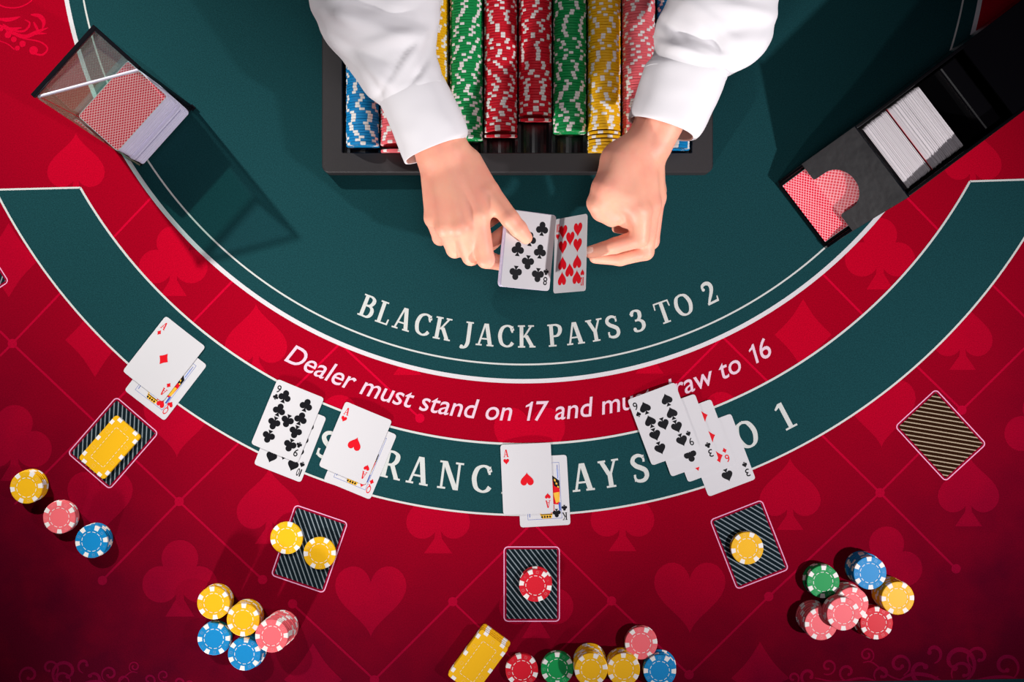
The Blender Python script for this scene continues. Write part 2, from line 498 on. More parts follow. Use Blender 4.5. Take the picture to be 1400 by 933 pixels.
# ---- scroll ornaments
_zs = 0
def stroke(mb, pts, w0, w1, z, mi=0, wmid=None):
    """flat tapering stroke in px"""
    global _zs; _zs = (_zs + 1) % 14; z = z + _zs * 5e-6
    q = catmull([(p[0], p[1]) for p in pts], 6); L = len(q); A = []; B = []
    for i, p in enumerate(q):
        d = (q[min(i+1, L-1)] - q[max(i-1, 0)]).normalized(); t = i / (L - 1)
        w = w0 + (w1 - w0) * t
        if wmid is not None: w = w0 * (1-t)**2 + 2 * wmid * t * (1-t) + w1 * t * t
        nn = Vector((-d.y, d.x)) * w / 2
        A.append((*W(*(p + nn)), z)); B.append((*W(*(p - nn)), z))
    for i in range(L - 1): mb.poly((A[i], A[i+1], B[i+1], B[i]), mi)


def curl(mb, x, y, r, a0, turns, sgn, z, w=3.0):
    pts = []
    for i in range(16):
        t = i / 15; a = math.radians(a0) + sgn * turns * 2 * PI * t; rr = r * (1 - .8 * t)
        pts.append((x + rr * math.cos(a), y - rr * math.sin(a)))
    stroke(mb, pts, w * .6, w * 1.3, z)
    c = W(*pts[-1]); lift_poly(mb, circ(c[0], c[1], w * .9 / S, 12), z + 8e-5)


def scroll(mb, ox, oy, fx, k, z=.00009):
    """acanthus scroll growing sideways from ox,oy; fx = direction, k = scale"""
    q = lambda pts: [(ox + fx * k * a, oy - k * b) for a, b in pts]
    for x, y, r, a0, tn, sg, w in ((22, 20, 15, 250, 1.0, -1, 6), (50, 30, 13, 300, .9, 1, 5), (72, 24, 22, 280, .95, -1, 8), (66, 14, 13, 330, .8, 1, 5),
                                   (98, 34, 11, 260, .7, -1, 6), (108, 16, 17, 200, .8, 1, 7), (132, 22, 12, 250, 1.1, -1, 5), (150, 12, 9, 320, .9, 1, 4),
                                   (166, 32, 8, 250, 1.3, -1, 2.4), (186, 14, 10, 240, 1.0, 1, 4), (206, 20, 9, 300, 1.1, -1, 3), (226, 10, 10, 240, .9, 1, 5), (242, 8, 7, 280, 1.0, -1, 3)):
        pts = []
        for i in range(14):
            t = i / 13; a = math.radians(a0) + sg * tn * 2 * PI * t; rr = r * k * (1 - .72 * t)
            pts.append((ox + fx * (k * x + rr * math.cos(a)), oy - k * y - rr * math.sin(a)))
        stroke(mb, pts, 1.2 * k, 2.2 * k, z, wmid=w * k)
        c = W(*pts[-1]); lift_poly(mb, circ(c[0], c[1], w * .42 * k / S, 12), z + 8e-5)
    q = lambda pts: [(ox + fx * k * a, oy - k * b) for a, b in pts]
    for pts, w in (([(0, 2), (20, 9), (45, 7), (70, 0)], 6), ([(84, 2), (100, 10), (118, 12), (132, 6)], 7), ([(118, 4), (140, 9), (160, 24), (170, 24)], 2.5), ([(150, 2), (170, 8), (196, 4), (220, 8)], 4)):
        stroke(mb, q(pts), 1.2, 1.2, z, wmid=w * k)


m = MB(); scroll(m, 18, 944, 1, 1.0); trim(m); m.build('scroll_ornament', M_orn, mat, fix=False)
m = MB(); scroll(m, 1404, 938, -1, 1.32); trim(m); m.build('scroll_ornament', M_orn, mat, fix=False)
m = MB()
stroke(m, [(-6, 4), (8, 10), (26, 10), (42, 2), (46, -8)], 2, 2, .00009)
for pts, w in (([(-4, 26), (12, 27), (28, 23)], 10), ([(-2, 34), (14, 40), (30, 38)], 9), ([(4, 33), (20, 42), (34, 42), (41, 32), (34, 27)], 5),
               ([(42, 20), (54, 22), (60, 30), (58, 40)], 11), ([(12, 42), (34, 50), (50, 44), (66, 38)], 10), ([(40, 48), (52, 46), (64, 46)], 5), ([(46, 30), (50, 38), (54, 46)], 6)):
    stroke(m, pts, 1.5, 1.0, .00009, wmid=w)
stroke(m, [(8, 42), (30, 52), (54, 57), (65, 66), (58, 75), (46, 73)], 1.5, 3, .00009)
stroke(m, [(-4, 55), (10, 60), (20, 68)], 1.2, 2, .00009)
for x, y, r in ((46, 69, 6), (11, 48, 4.5), (19, 54, 4), (31, 60, 4.5), (24, 66, 3.5), (2, 40, 3)):
    c = W(x, y); lift_poly(m, circ(c[0], c[1], r / S, 16), .00017)
m.build('scroll_ornament', M_orn, mat, fix=False)

# ---- betting boxes
for k in range(7):
    th = -57.2 + 19.25 * k; ar = math.radians(th)
    cx, cy = CX + 912 * math.sin(ar), CY + 912 * math.cos(ar)
    if k == 5: cx, cy = 1286, 595.5
    if k == 3: cx, cy = 727, 799
    ang = {1: -40.8, 2: -18.9, 3: 0.0, 4: 21.3, 5: 42.6}.get(k, th)
    M = Matrix.Rotation(math.radians(ang), 2); c = Vector(W(cx, cy))
    f = lambda p, z: (*(c + M @ (Vector(p) / S)), z)
    m = MB()
    ro, ri = rrect(77, 103, 6), rrect(74.2, 100.2, 4.9)
    nn = len(ro)
    for i in range(nn):
        j = (i + 1) % nn; m.poly((f(ro[i], .0002), f(ro[j], .0002), f(ri[j], .0002), f(ri[i], .0002)), 0)
    m.poly([f(p, .00019) for p in ri], 3)
    hw, hh = 34.6, 47.6
    m.poly([f(p, .00025) for p in ((-hw, -hh), (hw, -hh), (hw, hh), (-hw, hh))], 1)
    # slanted stripes clipped to the box
    sl = math.radians(-52); d = Vector((math.cos(sl), math.sin(sl))); nv = Vector((-d.y, d.x))
    tpos = -70.0
    while tpos < 70:
        for_strip = []
        poly = [d * -100 + nv * (tpos - .75), d * 100 + nv * (tpos - .75), d * 100 + nv * (tpos + .75), d * -100 + nv * (tpos + .75)]
        for ax, lim, sg in ((0, hw, 1), (0, -hw, -1), (1, hh, 1), (1, -hh, -1)):
            q = []
            for i in range(len(poly)):
                a, b = poly[i], poly[(i+1) % len(poly)]
                ia, ib = sg * a[ax] <= sg * lim, sg * b[ax] <= sg * lim
                if ia: q.append(a)
                if ia != ib: q.append(a + (b - a) * ((lim - a[ax]) / (b[ax] - a[ax])))
            poly = q
            if len(poly) < 3: break
        if len(poly) >= 3: m.poly([f(p, .0003) for p in poly], 2)
        tpos += 5.75
    br = k == 5  # box whose warm sheen is painted into its print colours
    m.build('betting_box', [M_boxout, M_boxblk_lit if br else M_boxblk, M_boxln_lit if br else M_boxln, M_boxred], mat, fix=False)

# ------------------------------------------------------------------ lettering
_tc = {}


def glyph_sans(ch, bold=0.0):
    key = (ch, bold)
    if key in _tc: return _tc[key]
    cu = bpy.data.curves.new('t', 'FONT'); cu.body = ch; cu.size = 1.0; cu.resolution_u = 4; cu.offset = bold; cu.fill_mode = 'FRONT'
    ob = bpy.data.objects.new('t', cu); COL.objects.link(ob)
    dg = bpy.context.evaluated_depsgraph_get(); ev = ob.evaluated_get(dg); me = ev.to_mesh()
    v = [tuple(p.co)[:2] for p in me.vertices]; f = [tuple(p.vertices) for p in me.polygons]
    ev.to_mesh_clear(); bpy.data.objects.remove(ob); bpy.data.curves.remove(cu)
    _tc[key] = (v, f); return _tc[key]


_adv = {}


def advance(ch):
    if ch in _adv: return _adv[ch]
    b0 = min(p[0] for p in glyph_sans('|')[0])
    v, f = glyph_sans(ch + '|')
    b1 = max(p[0] for p in v) - (max(p[0] for p in glyph_sans('|')[0]) - b0) - b0
    _adv[ch] = b1; return b1


CAPH = max(p[1] for p in glyph_sans('H')[0])

# slab-serif capitals drawn from strokes: cap height 1
TK, TN, SH = .17, .085, .07     # thick, thin, serif height


def g_rect(x0, y0, x1, y1): return [(x0, y0), (x1, y0), (x1, y1), (x0, y1)]


def g_stroke(pts, w=None, n=7, wv=None):
    """polygons of a stroke whose width follows its direction (upright = thick)"""
    q = catmull(pts, n) if len(pts) > 2 else [Vector(p) for p in pts]
    L = len(q); A = []; B = []
    for i, p in enumerate(q):
        d = (q[min(i+1, L-1)] - q[max(i-1, 0)]).normalized()
        ww = w if w else TN + (TK * 1.04 - TN) * abs(d.y) ** 1.5
        if wv: ww = wv[0] + (wv[1] - wv[0]) * math.sin(PI * i / (L - 1))
        nn = Vector((-d.y, d.x)) * ww / 2; A.append(p + nn); B.append(p - nn)
    return [[tuple(A[i]), tuple(A[i+1]), tuple(B[i+1]), tuple(B[i])] for i in range(L - 1)]


def g_diag(x0, y0, x1, y1, w): return [[(x0 - w/2, y0), (x0 + w/2, y0), (x1 + w/2, y1), (x1 - w/2, y1)]]


def stem(x, y0=0, y1=1): return [g_rect(x, y0, x + TK, y1)]


def serif(x0, x1, y): return [g_rect(x0, y, x1, y + SH)]


def serif_glyph(c):
    g = []
    if c == 'B':
        g = stem(.08) + serif(0, .3, 0) + serif(0, .3, 1 - SH)
        g += g_stroke([(.2, .96), (.38, .955), (.51, .86), (.51, .70), (.40, .56), (.2, .53)]) + g_stroke([(.2, .53), (.44, .52), (.57, .40), (.57, .19), (.44, .05), (.2, .04)])
        return g, .69
    if c == 'L': return stem(.08) + serif(0, .36, 0) + serif(0, .36, 1 - SH) + [g_rect(.1, 0, .57, SH), [(.5, 0), (.585, 0), (.605, .27), (.54, .27)]], .63
    if c == 'A':
        return g_diag(.13, .02, .37, 1, .09) + g_diag(.66, .02, .43, 1, .185) + [g_rect(.22, .28, .58, .35)] + serif(0, .28, 0) + serif(.50, .82, 0), .80
    if c == 'C':
        return g_stroke([(.68, .74), (.60, .90), (.42, .96), (.22, .86), (.12, .62), (.12, .40), (.21, .15), (.42, .04), (.60, .09), (.70, .22)]) + [[(.62, .66), (.70, .66), (.70, .97), (.65, .93)]], .76
    if c == 'K':
        return stem(.08) + serif(0, .33, 0) + serif(0, .33, 1 - SH) + g_diag(.27, .45, .62, .98, .10) + g_diag(.66, .02, .36, .56, .19) + serif(.52, .80, 0) + serif(.47, .74, 1 - SH), .80
    if c == 'J':
        return g_stroke([(.235, .98), (.235, .3), (.225, .05), (.15, -.12), (.0, -.19), (-.07, -.12)]) + serif(.06, .40, 1 - SH) + [circ(-.03, -.13, .075, 14)], .44
    if c == 'P': return stem(.08) + serif(0, .36, 0) + serif(0, .3, 1 - SH) + g_stroke([(.2, .96), (.40, .955), (.55, .85), (.55, .64), (.42, .48), (.2, .455)]), .66
    if c == 'Y': return g_diag(.36, .45, .12, .98, .17) + g_diag(.40, .45, .62, .98, .09) + [g_rect(.29, 0, .29 + TK, .5)] + serif(.2, .55, 0) + serif(0, .28, 1 - SH) + serif(.50, .76, 1 - SH), .74
    if c == 'S':
        return g_stroke([(.52, .76), (.47, .90), (.32, .96), (.16, .90), (.10, .75), (.20, .60), (.36, .50), (.50, .38), (.52, .20), (.42, .07), (.27, .04), (.12, .09), (.07, .24)], wv=(.075, .175)) + \
               [[(.46, .70), (.545, .70), (.545, .96), (.50, .93)], [(.045, .04), (.09, .07), (.135, .30), (.045, .30)]], .61
    if c == 'O':
        return g_stroke([(.42, .96), (.22, .87), (.11, .62), (.11, .38), (.22, .13), (.42, .04), (.62, .13), (.73, .38), (.73, .62), (.62, .87), (.42, .96)]), .84
    if c == 'T': return [g_rect(.29, 0, .29 + TK, 1), g_rect(.02, 1 - SH, .73, 1), [(.0, .70), (.055, .70), (.09, 1), (.02, 1)], [(.695, .70), (.75, .70), (.73, 1), (.66, 1)]] + serif(.19, .56, 0), .75
    if c == 'I': return stem(.1) + serif(0, .37, 0) + serif(0, .37, 1 - SH), .38
    if c == 'N': return [g_rect(.12, 0, .21, 1), g_rect(.70, 0, .79, 1)] + g_diag(.70, 0, .20, 1, .19) + serif(.02, .32, 0) + serif(.02, .26, 1 - SH) + serif(.60, .90, 1 - SH), .9
    if c == 'U': return g_stroke([(.19, .98), (.19, .35), (.25, .12), (.43, .04), (.60, .12), (.67, .35), (.67, .98)]) + serif(.04, .36, 1 - SH) + serif(.53, .82, 1 - SH), .84
    if c == 'R': return stem(.08) + serif(0, .34, 0) + serif(0, .3, 1 - SH) + g_stroke([(.2, .96), (.38, .955), (.53, .86), (.53, .66), (.40, .51), (.2, .48)]) + g_diag(.66, .02, .39, .52, .18) + serif(.56, .80, 0), .77
    if c == 'E': return stem(.08) + serif(0, .55, 0) + serif(0, .55, 1 - SH) + [g_rect(.2, .47, .46, .54), [(.51, 0), (.58, 0), (.60, .27), (.54, .27)], [(.50, 1), (.56, 1), (.56, .74), (.51, .74)], g_rect(.42, .38, .47, .63)], .62
    if c == '1': return [g_rect(.2, 0, .2 + TK, 1), [(.02, .86), (.2, 1), (.3, 1), (.3, .90), (.05, .80)]] + serif(.06, .52, 0), .55
    if c == '2': return g_stroke([(.09, .72), (.14, .90), (.30, .96), (.46, .88), (.49, .70), (.40, .50), (.22, .26), (.07, .06)], wv=(.08, .18)) + [g_rect(.03, 0, .56, .105), [(.48, 0), (.56, 0), (.595, .25), (.54, .25)], circ(.12, .74, .075, 14)], .62
    if c == '3': return g_stroke([(.09, .80), (.18, .93), (.32, .96), (.46, .87), (.46, .68), (.36, .55), (.20, .52)]) + g_stroke([(.20, .52), (.40, .50), (.53, .37), (.52, .18), (.38, .05), (.20, .04), (.07, .12)]) + [circ(.12, .80, .07, 14), circ(.10, .15, .08, 14)], .62
    return [], .32


def on_arc(R, th, x, y):
    """glyph-plane offset x,y (px) at arc angle th, baseline radius R -> table point"""
    a = math.radians(th); r = R - y
    return W(CX + R * math.sin(a) + x * math.cos(a) - y * math.sin(a), CY + R * math.cos(a) - x * math.sin(a) - y * math.cos(a))


def serif_word(name, chars, R, h, mats, z0=.00027, label=None):
    """chars: list of (char, angle of glyph centre)"""
    m = MB()
    for ch, th in chars:
        g, w = serif_glyph(ch)
        for i, poly in enumerate(g):
            z = z0 + (i % 20) * 5e-6
            m.poly([(*on_arc(R, th, (p[0] - w / 2) * h * .98, p[1] * h), z) for p in poly])
    o = m.build(name, mats, mat, fix=False)
    if label: o['label'] = label
    return o


def spread(text, a0, a1, track, sp):
    ws = [(serif_glyph(c)[1] + track) if c != ' ' else sp for c in text]
    tot = sum(ws) - track; k = (a1 - a0) / tot; x = 0; out = []
    for c, w in zip(text, ws):
        if c != ' ': out.append((c, a0 + k * (x + (w - track) / 2)))
        x += w
    return out, k


chars, k = spread('BLACK JACK PAYS 3 TO 2', -22.9, 27.4, .04, .36)
i = 0
for wd in 'BLACK JACK PAYS 3 TO 2'.split():
    serif_word('lettering', chars[i:i + len(wd)], 588.5, 30.5, M_cream, label='cream capitals reading ' + wd + ' on the inner arc'); i += len(wd)
ins = [('I', -26.2), ('N', -23.7), ('S', -20.4), ('U', -17.2), ('R', -13.5), ('A', -10.7), ('N', -7.45), ('C', -4.25), ('E', -1.35),
       ('P', 3.3), ('A', 6.0), ('Y', 8.8), ('S', 11.9), ('2', 16.9), ('T', 20.3), ('O', 23.3), ('1', 27.7)]
i = 0
for wd in 'INSURANCE PAYS 2 TO 1'.split():
    serif_word('lettering', ins[i:i + len(wd)], 789, 38, M_cream, label='large cream capitals reading ' + wd + ' on the insurance band'); i += len(wd)


FLAG1 = ([(.26, 0), (.36, 0), (.36, CAPH), (.29, CAPH), (.24, CAPH * .90), (.12, CAPH * .80), (.12, CAPH * .70), (.26, CAPH * .77)], [(0, 1, 2, 3, 4, 5, 6, 7)])


def sans_arc(text, R, a0, a1, cap, label):
    m = MB(); adv = [(.46 if c == '1' else advance(c)) if c != ' ' else .30 for c in text]; tot = sum(adv)
    ksc = math.radians(a1 - a0) * R / tot; ky = cap / CAPH; x = 0
    word = ''
    for c, w in zip(text + ' ', adv + [.3]):
        if c == ' ':
            o = m.build('lettering', M_pinkw, mat, fix=False); o['label'] = 'pale pink slanted letters reading ' + word; m = MB(); word = ''
        if c != ' ':
            word += c
            v, f = (FLAG1 if c == '1' else glyph_sans(c, 0.006)); th = a0 + math.degrees(x * ksc / R) ; mid = w / 2
            th_c = a0 + math.degrees((x + mid) * ksc / R)
            m.raw([(*on_arc(R, th_c, (p[0] - mid) * ksc + p[1] * ky * .20 - 2.0, p[1] * ky), .00027) for p in v], f)
        x += w


sans_arc('Dealer must stand on 17 and must draw to 16', 688.5, -28.4, 29.9, 26.0, 'pale pink slanted letters reading Dealer must stand on 17 and must draw to 16')

# ------------------------------------------------------------------ poker chips
CR, CT = 0.0203, 0.00335


def chip_mesh(colr, n=96):
    q16 = n // 6;  rings = [(0.0112, CT - .00022, 2), (0.0117, CT - .0001, 0), (0.0124, CT - .0001, 0), (0.0146, CT, 0), (0.0197, CT, 0), (CR, CT - .0005, 0)]
    v = [(0, 0, CT - .00022)]; f = []; mi = []
    allr = [(r, z) for r, z, _ in rings] + [(CR, .0005), (0.0197, 0.0)]
    for r, z in allr:
        v += [(r * math.cos(2*PI*i/n), r * math.sin(2*PI*i/n), z) for i in range(n)]
    for i in range(n): f.append((0, 1 + i, 1 + (i+1) % n)); mi.append(2)
    for k in range(len(allr) - 1):
        for i in range(n):
            j = (i+1) % n; b = 1 + k * n
            f.append((b + i, b + n + i, b + n + j, b + j))
            u = i % q16; spotp = u in ((0, 1, 2, 14, 15) if n == 96 else (0, 7))
            mm = 0
            if k == 1 and i % (n // 12) < (n // 12) * .6: mm = 1
            if k >= 3 and spotp: mm = 1
            mi.append(mm)
    f.append(tuple(1 + (len(allr) - 1) * n + i for i in reversed(range(n)))); mi.append(0)
    # little moulded dice squares between the spots
    def quad(cx, cy, a, w, h):
        ca, sa = math.cos(a), math.sin(a); b = len(v)
        for x, y in ((-w/2, -h/2), (w/2, -h/2), (w/2, h/2), (-w/2, h/2)):
            v.append((cx + x * ca - y * sa, cy + x * sa + y * ca, CT + .00006))
        f.append((b, b+1, b+2, b+3)); mi.append(3)
    for s in range(6):
        a = math.radians(60 * s + 30 + 2.8); rr = .0165; cx, cy = rr * math.cos(a), rr * math.sin(a); q = .0014
        ax, ay = math.cos(a), math.sin(a)
        if s % 2 == 0:
            for d in (-q, q):
                quad(cx + ax * d, cy + ay * d, a, .00038, 2 * q); quad(cx - ay * d, cy + ax * d, a, 2 * q, .00038)
        for dx, dy in (((-.6, -.6), (.6, .6), (0, 0), (-.6, .6), (.6, -.6)) if s % 2 else ((-.4, -.4), (.4, .4))):
            quad(cx + q * (ax * dx - ay * dy), cy + q * (ay * dx + ax * dy), a, .0005, .0005)
    me = mesh_from('poker_chip_' + colr, v, f, [M_chip[colr], M_spot, M_inlay[colr], M_emb[colr]], mi)
    return me


CM = {k: chip_mesh(k) for k in CHIP}
ORD = ['topmost', 'second from the top', 'third from the top', 'fourth from the top', 'fifth from the top', 'sixth from the top', 'seventh from the top', 'eighth from the top', 'ninth from the top', 'tenth from the top']


def stack(colr, px, py, n, where, z0=0.0003, lean=(0, 0), yaw=0.0, jit=.0006, group=None, single=None):
    """a pile whose TOP chip is seen at px,py; lean = px drift of the bottom chip relative to the top one"""
    ztop = z0 + n * CT
    p = P(px, py, ztop)
    for i in range(n):
        t = 0 if n == 1 else (n - 1 - i) / (n - 1)
        x = p.x + lean[0] / S * t + (random.uniform(-jit, jit) if i < n - 1 else 0)
        y = p.y - lean[1] / S * t + (random.uniform(-jit, jit) if i < n - 1 else 0)
        a = yaw if i == n - 1 else random.uniform(0, 6.28)
        o = link('poker_chip', CM[colr], None, (x, y, T + z0 + i * CT), (0, 0, a))
        if n == 1: lab = single or f'single {colr} poker chip {where}'
        else: lab = f'{colr} chip, {ORD[n-1-i]} of the pile {where}'
        tag(o, lab, 'poker chip', group or f'{colr} chips {where}')
    return ztop


stack('yellow', 36, 667, 4, 'farthest left on the mat', yaw=.1, lean=(2, -2))
stack('pink', 81, 708, 3, 'between yellow and blue at left', yaw=.5, lean=(1, -1))
stack('blue', 125, 741, 4, 'right of pink at left', yaw=.1, lean=(2, -1))
stack('yellow', 292, 825, 6, 'at lower left, further left yellow', yaw=.6)
stack('yellow', 332.5, 848, 7, 'at lower left touching pink', yaw=.45)
stack('pink', 371.5, 870, 9, 'at lower left', yaw=.0, lean=(7, -4))
stack('blue', 292.3, 874, 4, 'at lower left, further left blue', yaw=.0)
stack('blue', 334, 895, 5, 'at lower left touching pink', yaw=.35, lean=(4, 0))
stack('yellow', 391.8, 736, 1, '', yaw=.25, single='single yellow poker chip overlapping the left edge of a striped betting box')
stack('yellow', 437, 757, 1, '', yaw=.0, z0=.0005, single='single yellow poker chip lying within the striped box left of centre')
stack('red', 732, 801, 2, 'in the central betting box', yaw=.85, z0=.0005, lean=(1, -3))
stack('yellow', 1021.5, 750, 2, 'in the betting box right of centre', yaw=1.2, z0=.0005, lean=(0, -1))
stack('red', 713.5, 917, 2, 'beside the plaques at the bottom', yaw=.7)
stack('green', 762, 915, 3, 'at the bottom edge', yaw=.5)
stack('yellow', 808, 916, 8, 'at bottom, touching green', yaw=.15, lean=(0, -5))
stack('yellow', 852.5, 916, 6, 'at bottom, touching blue', yaw=.5, lean=(0, -2))
stack('pink', 876.5, 880, 3, 'at bottom, above blue', yaw=1.15)
stack('blue', 902, 918, 4, 'at bottom, below pink', yaw=1.0, lean=(1, -3))
stack('green', 1125.5, 796, 4, 'at lower right', yaw=.45, lean=(-2, -1))
stack('blue', 1189.5, 784, 7, 'at lower right', yaw=.55, lean=(-4, -3))
stack('yellow', 1227.5, 818.5, 8, 'at lower right', yaw=.0, lean=(-4, -1))
stack('red', 1198.5, 852.5, 5, 'at lower right', yaw=.45, lean=(-4, 0))
zA = stack('pink', 1122.5, 853.5, 6, 'at lower right, further left pink', yaw=.0, lean=(-7, -5))
zB = stack('pink', 1165, 826, 6, 'at lower right, rear pink', yaw=.3, lean=(-3, -3))
stack('pink', 1153, 840, 3, 'bridging the pinks at lower right', z0=max(zA, zB) - 0.0003 + .0003, yaw=.5, lean=(-3, -2))

# yellow plaques
PLW, PLL, PLT = .0420, .0720, .0034


def plaque_mesh():
    m = MB()
    ro = rrect(PLW, PLL, .0035)
    m.prism(ro, 0, PLT - .0004, 0); m.prism(rrect(PLW - .0008, PLL - .0008, .0032), PLT - .0004, PLT, 0)
    def rect(cx, cy, w, h, mi=1, z=PLT + .00006): m.poly([(cx - w/2, cy - h/2, z), (cx + w/2, cy - h/2, z), (cx + w/2, cy + h/2, z), (cx - w/2, cy + h/2, z)], mi)
    for sx in (-1, 1):
        for y in (-.026, -.0, .026):
            rect(sx * (PLW/2 - .0022), y, .0042, .0058)
            m.box((sx * (PLW/2), y, PLT/2), (.00016, .0058, PLT), 1)
        for y in (-.013, .013):
            for d in (-1, 1):
                rect(sx * (PLW/2 - .0055), y + d * .0018, .0036, .0003, 2); rect(sx * (PLW/2 - .0055) + d * .0018, y, .0003, .0036, 2)
    for sy in (-1, 1):
        for x in (-.0125, .0125):
            rect(x, sy * (PLL/2 - .0022), .0058, .0042); m.box((x, sy * PLL/2, PLT/2), (.0058, .00016, PLT), 1)
        for d in (-1, 1):
            rect(d * .0018, sy * (PLL/2 - .0055), .0003, .0036, 2); rect(0, sy * (PLL/2 - .0055) + d * .0018, .0036, .0003, 2)
        for x in (-.008, -.0027, .0027, .008): rect(x, sy * .0245, .0032, .0004, 1)
    for sx in (-1, 1):
        for i in range(9): rect(sx * .0105, -.022 + i * .0055, .0004, .0032, 1)
    me = mesh_from('poker_plaque', m.v, m.f, [M_chip['yellow'], M_spot, M_emb['yellow']], m.m)
    return me


PM = plaque_mesh()
o = link('poker_plaque', PM, None, P(150, 612, .004) - Vector((0, 0, .0035)), (0, 0, math.radians(-41)))
tag(o, 'single yellow rectangular plaque lying on the left striped betting box', 'plaque')
for i in range(4):
    z = .0003 + i * PLT; q = P(653, 905.5, .0003 + 4 * PLT)
    o = link('poker_plaque', PM, None, (q.x + random.uniform(-.0008, .0008) + .0012 * (3 - i), q.y + .0012 * (3 - i), T + z), (0, 0, math.radians(-36.5 + random.uniform(-1, 1))))
    tag(o, f'yellow rectangular plaque, {ORD[3-i]} of the plaque pile at the bottom edge', 'plaque', 'yellow plaques at the bottom edge')

# ------------------------------------------------------------------ chip tray
tray = empty('chip_tray', (0, 0, T))
tag(tray, 'black plastic chip tray holding ten rows of poker chips in front of the dealer', 'tray')
RZ = .021
q0, q1 = P2(440, 236, RZ), P2(975, 236, RZ)
TXL, TXR, TYB = q0.x, q1.x, q0.y
TYT = .462
qi0, qi1 = P2(468, 209, RZ), P2(946, 209, RZ)
IXL, IXR, IYB = qi0.x, qi1.x, qi0.y; IYT = .440


def rim():
    m = MB(); n = 6
    def rr(x0, x1, y0, y1, r, z):
        p = rrect(x1 - x0, y1 - y0, r, n); return [((x0+x1)/2 + a, (y0+y1)/2 + b, z) for a, b in p]
    loops = [rr(TXL, TXR, TYB, TYT, .009, 0.0005), rr(TXL, TXR, TYB, TYT, .009, RZ - .0015), rr(TXL + .0012, TXR - .0012, TYB + .0012, TYT - .0012, .008, RZ),
             rr(IXL - .0008, IXR + .0008, IYB - .0008, IYT + .0008, .002, RZ), rr(IXL, IXR, IYB, IYT, .0015, RZ - .001), rr(IXL, IXR, IYB, IYT, .0015, .0005)]
    k = len(loops[0])
    for a, b in zip(loops, loops[1:]):
        for i in range(k): j = (i+1) % k; m.poly((a[i], a[j], b[j], b[i]))
    return m.build('rim', M_black, tray)


rim()
m = MB(); m.box(((IXL + IXR) / 2, (IYB + IYT) / 2, .0008), (IXR - IXL, IYT - IYB, .001)); m.build('base_plate', M_tray_in, tray)
PITCH = 47.15
colx = [P2(496 + PITCH * i, 100, .024).x for i in range(10)]
ZC = .0232
# troughs: concave strips with a ridge between rows
for i, cx in enumerate(colx):
    m = MB(); na = 12; hw = (colx[1] - colx[0]) / 2 - .0002
    prof = []
    for k in range(na + 1):
        x = -hw + 2 * hw * k / na; z = ZC - .0005 - math.sqrt(max((CR + .0006) ** 2 - min(abs(x), CR) ** 2, 0)); z = min(max(z, .0015), .012); prof.append((cx + x, z))
    for (x0, z0), (x1, z1) in zip(prof, prof[1:]):
        m.poly(((x0, IYB + .0005, z0), (x1, IYB + .0005, z1), (x1, IYT - .0005, z1), (x0, IYT - .0005, z0)))
    m.build('trough', M_tray_in, tray)
for i in range(9):
    cx = (colx[i] + colx[i+1]) / 2
    m = MB(); m.box((cx, IYB + .010, .0085), (.0016, .018, .0125)); bevel(m.build('divider', M_tray_in, tray), .0006)

COLS = ['blue', 'pink', 'yellow', 'green', 'red', 'red', 'green', 'yellow', 'pink', 'blue']
FRONT = [195, 193, 150, 186, 182, 160, 176, 188, 182, 199]
WHERE = ['the leftmost blue row', 'the pink row second from left', 'the yellow row under the left sleeve', 'the green row right of the left sleeve', 'the longer red row left of centre',
         'the shorter red row at centre', 'the green row right of centre', 'the yellow row right of centre', 'the pink row under the right sleeve', 'the rightmost blue row']
VIS = [(88, 210), (120, 210), (-12, 100), (-12, 200), (-12, 200), (-12, 200), (-12, 200), (-12, 206), (-12, 165), (186, 205)]
CM2 = {k: chip_mesh(k, 48) for k in CHIP}
rest = MB()
px_at = lambda y: 466.5 - y * S * H / (H - .035)
for ci, (cl, fy, wh) in enumerate(zip(COLS, FRONT, WHERE)):
    y = P2(0, fy, .035).y; cx = colx[ci]; first = True; k = 0
    rot = random.uniform(0, 6.28)
    seq = []
    if ci == 7:  # loosened front chips, spread and leaning
        yy = P2(0, 203, .035).y
        for g in (.0036, .0037, .0040, .0050, .0050, .0044): seq.append((yy, .04)); yy += g
        y = yy
    if ci == 1:
        seq.append((P2(0, 203, .035).y, .10)); y = P2(0, 193, .035).y
    if ci in (4, 5): seq.append((y, .16)); y += .0050
    while y < P2(0, -14, .035).y:
        seq.append((y, random.uniform(-.008, .008))); y += CT + random.uniform(.00002, .00012)
    lo_y, hi_y = VIS[ci]; left = 17 if cl != 'blue' else 14
    for yy, tilt in seq:
        rot += random.choice((random.uniform(-.2, .2), random.uniform(0, 6.28), random.uniform(0, 6.28), random.uniform(0, 6.28)))
        # the chip's face looks toward the players (-y)
        M = Matrix.Translation((cx + random.uniform(-.0003, .0003), yy, T + ZC)) @ Matrix.Rotation(tilt, 4, 'X') @ Matrix.Rotation(PI / 2, 4, 'X') @ Matrix.Rotation(rot, 4, 'Z')
        py = px_at(yy)
        if lo_y <= py <= hi_y and left > 0:
            left -= 1
            o = link('poker_chip', CM[cl], None); o.matrix_world = M
            tag(o, f'frontmost {cl} chip of {wh} in the tray' if first else f'{cl} chip on edge in {wh} of the tray', 'poker chip', f'{cl} chips in {wh}')
            first = False
        else:
            me = CM2[cl]; b_ = len(rest.v); base = 4 * list(CHIP).index(cl)
            rest.v += [tuple(M @ v.co) for v in me.vertices]
            for p in me.polygons: rest.f.append(tuple(b_ + i for i in p.vertices)); rest.m.append(base + p.material_index)
o = rest.build('poker_chip_rows', sum(([M_chip[k], M_spot, M_inlay[k], M_emb[k]] for k in CHIP), []), None, fix=False)
tag(o, 'rest of the chips on edge further back in the tray rows', 'poker chips', kind='stuff')

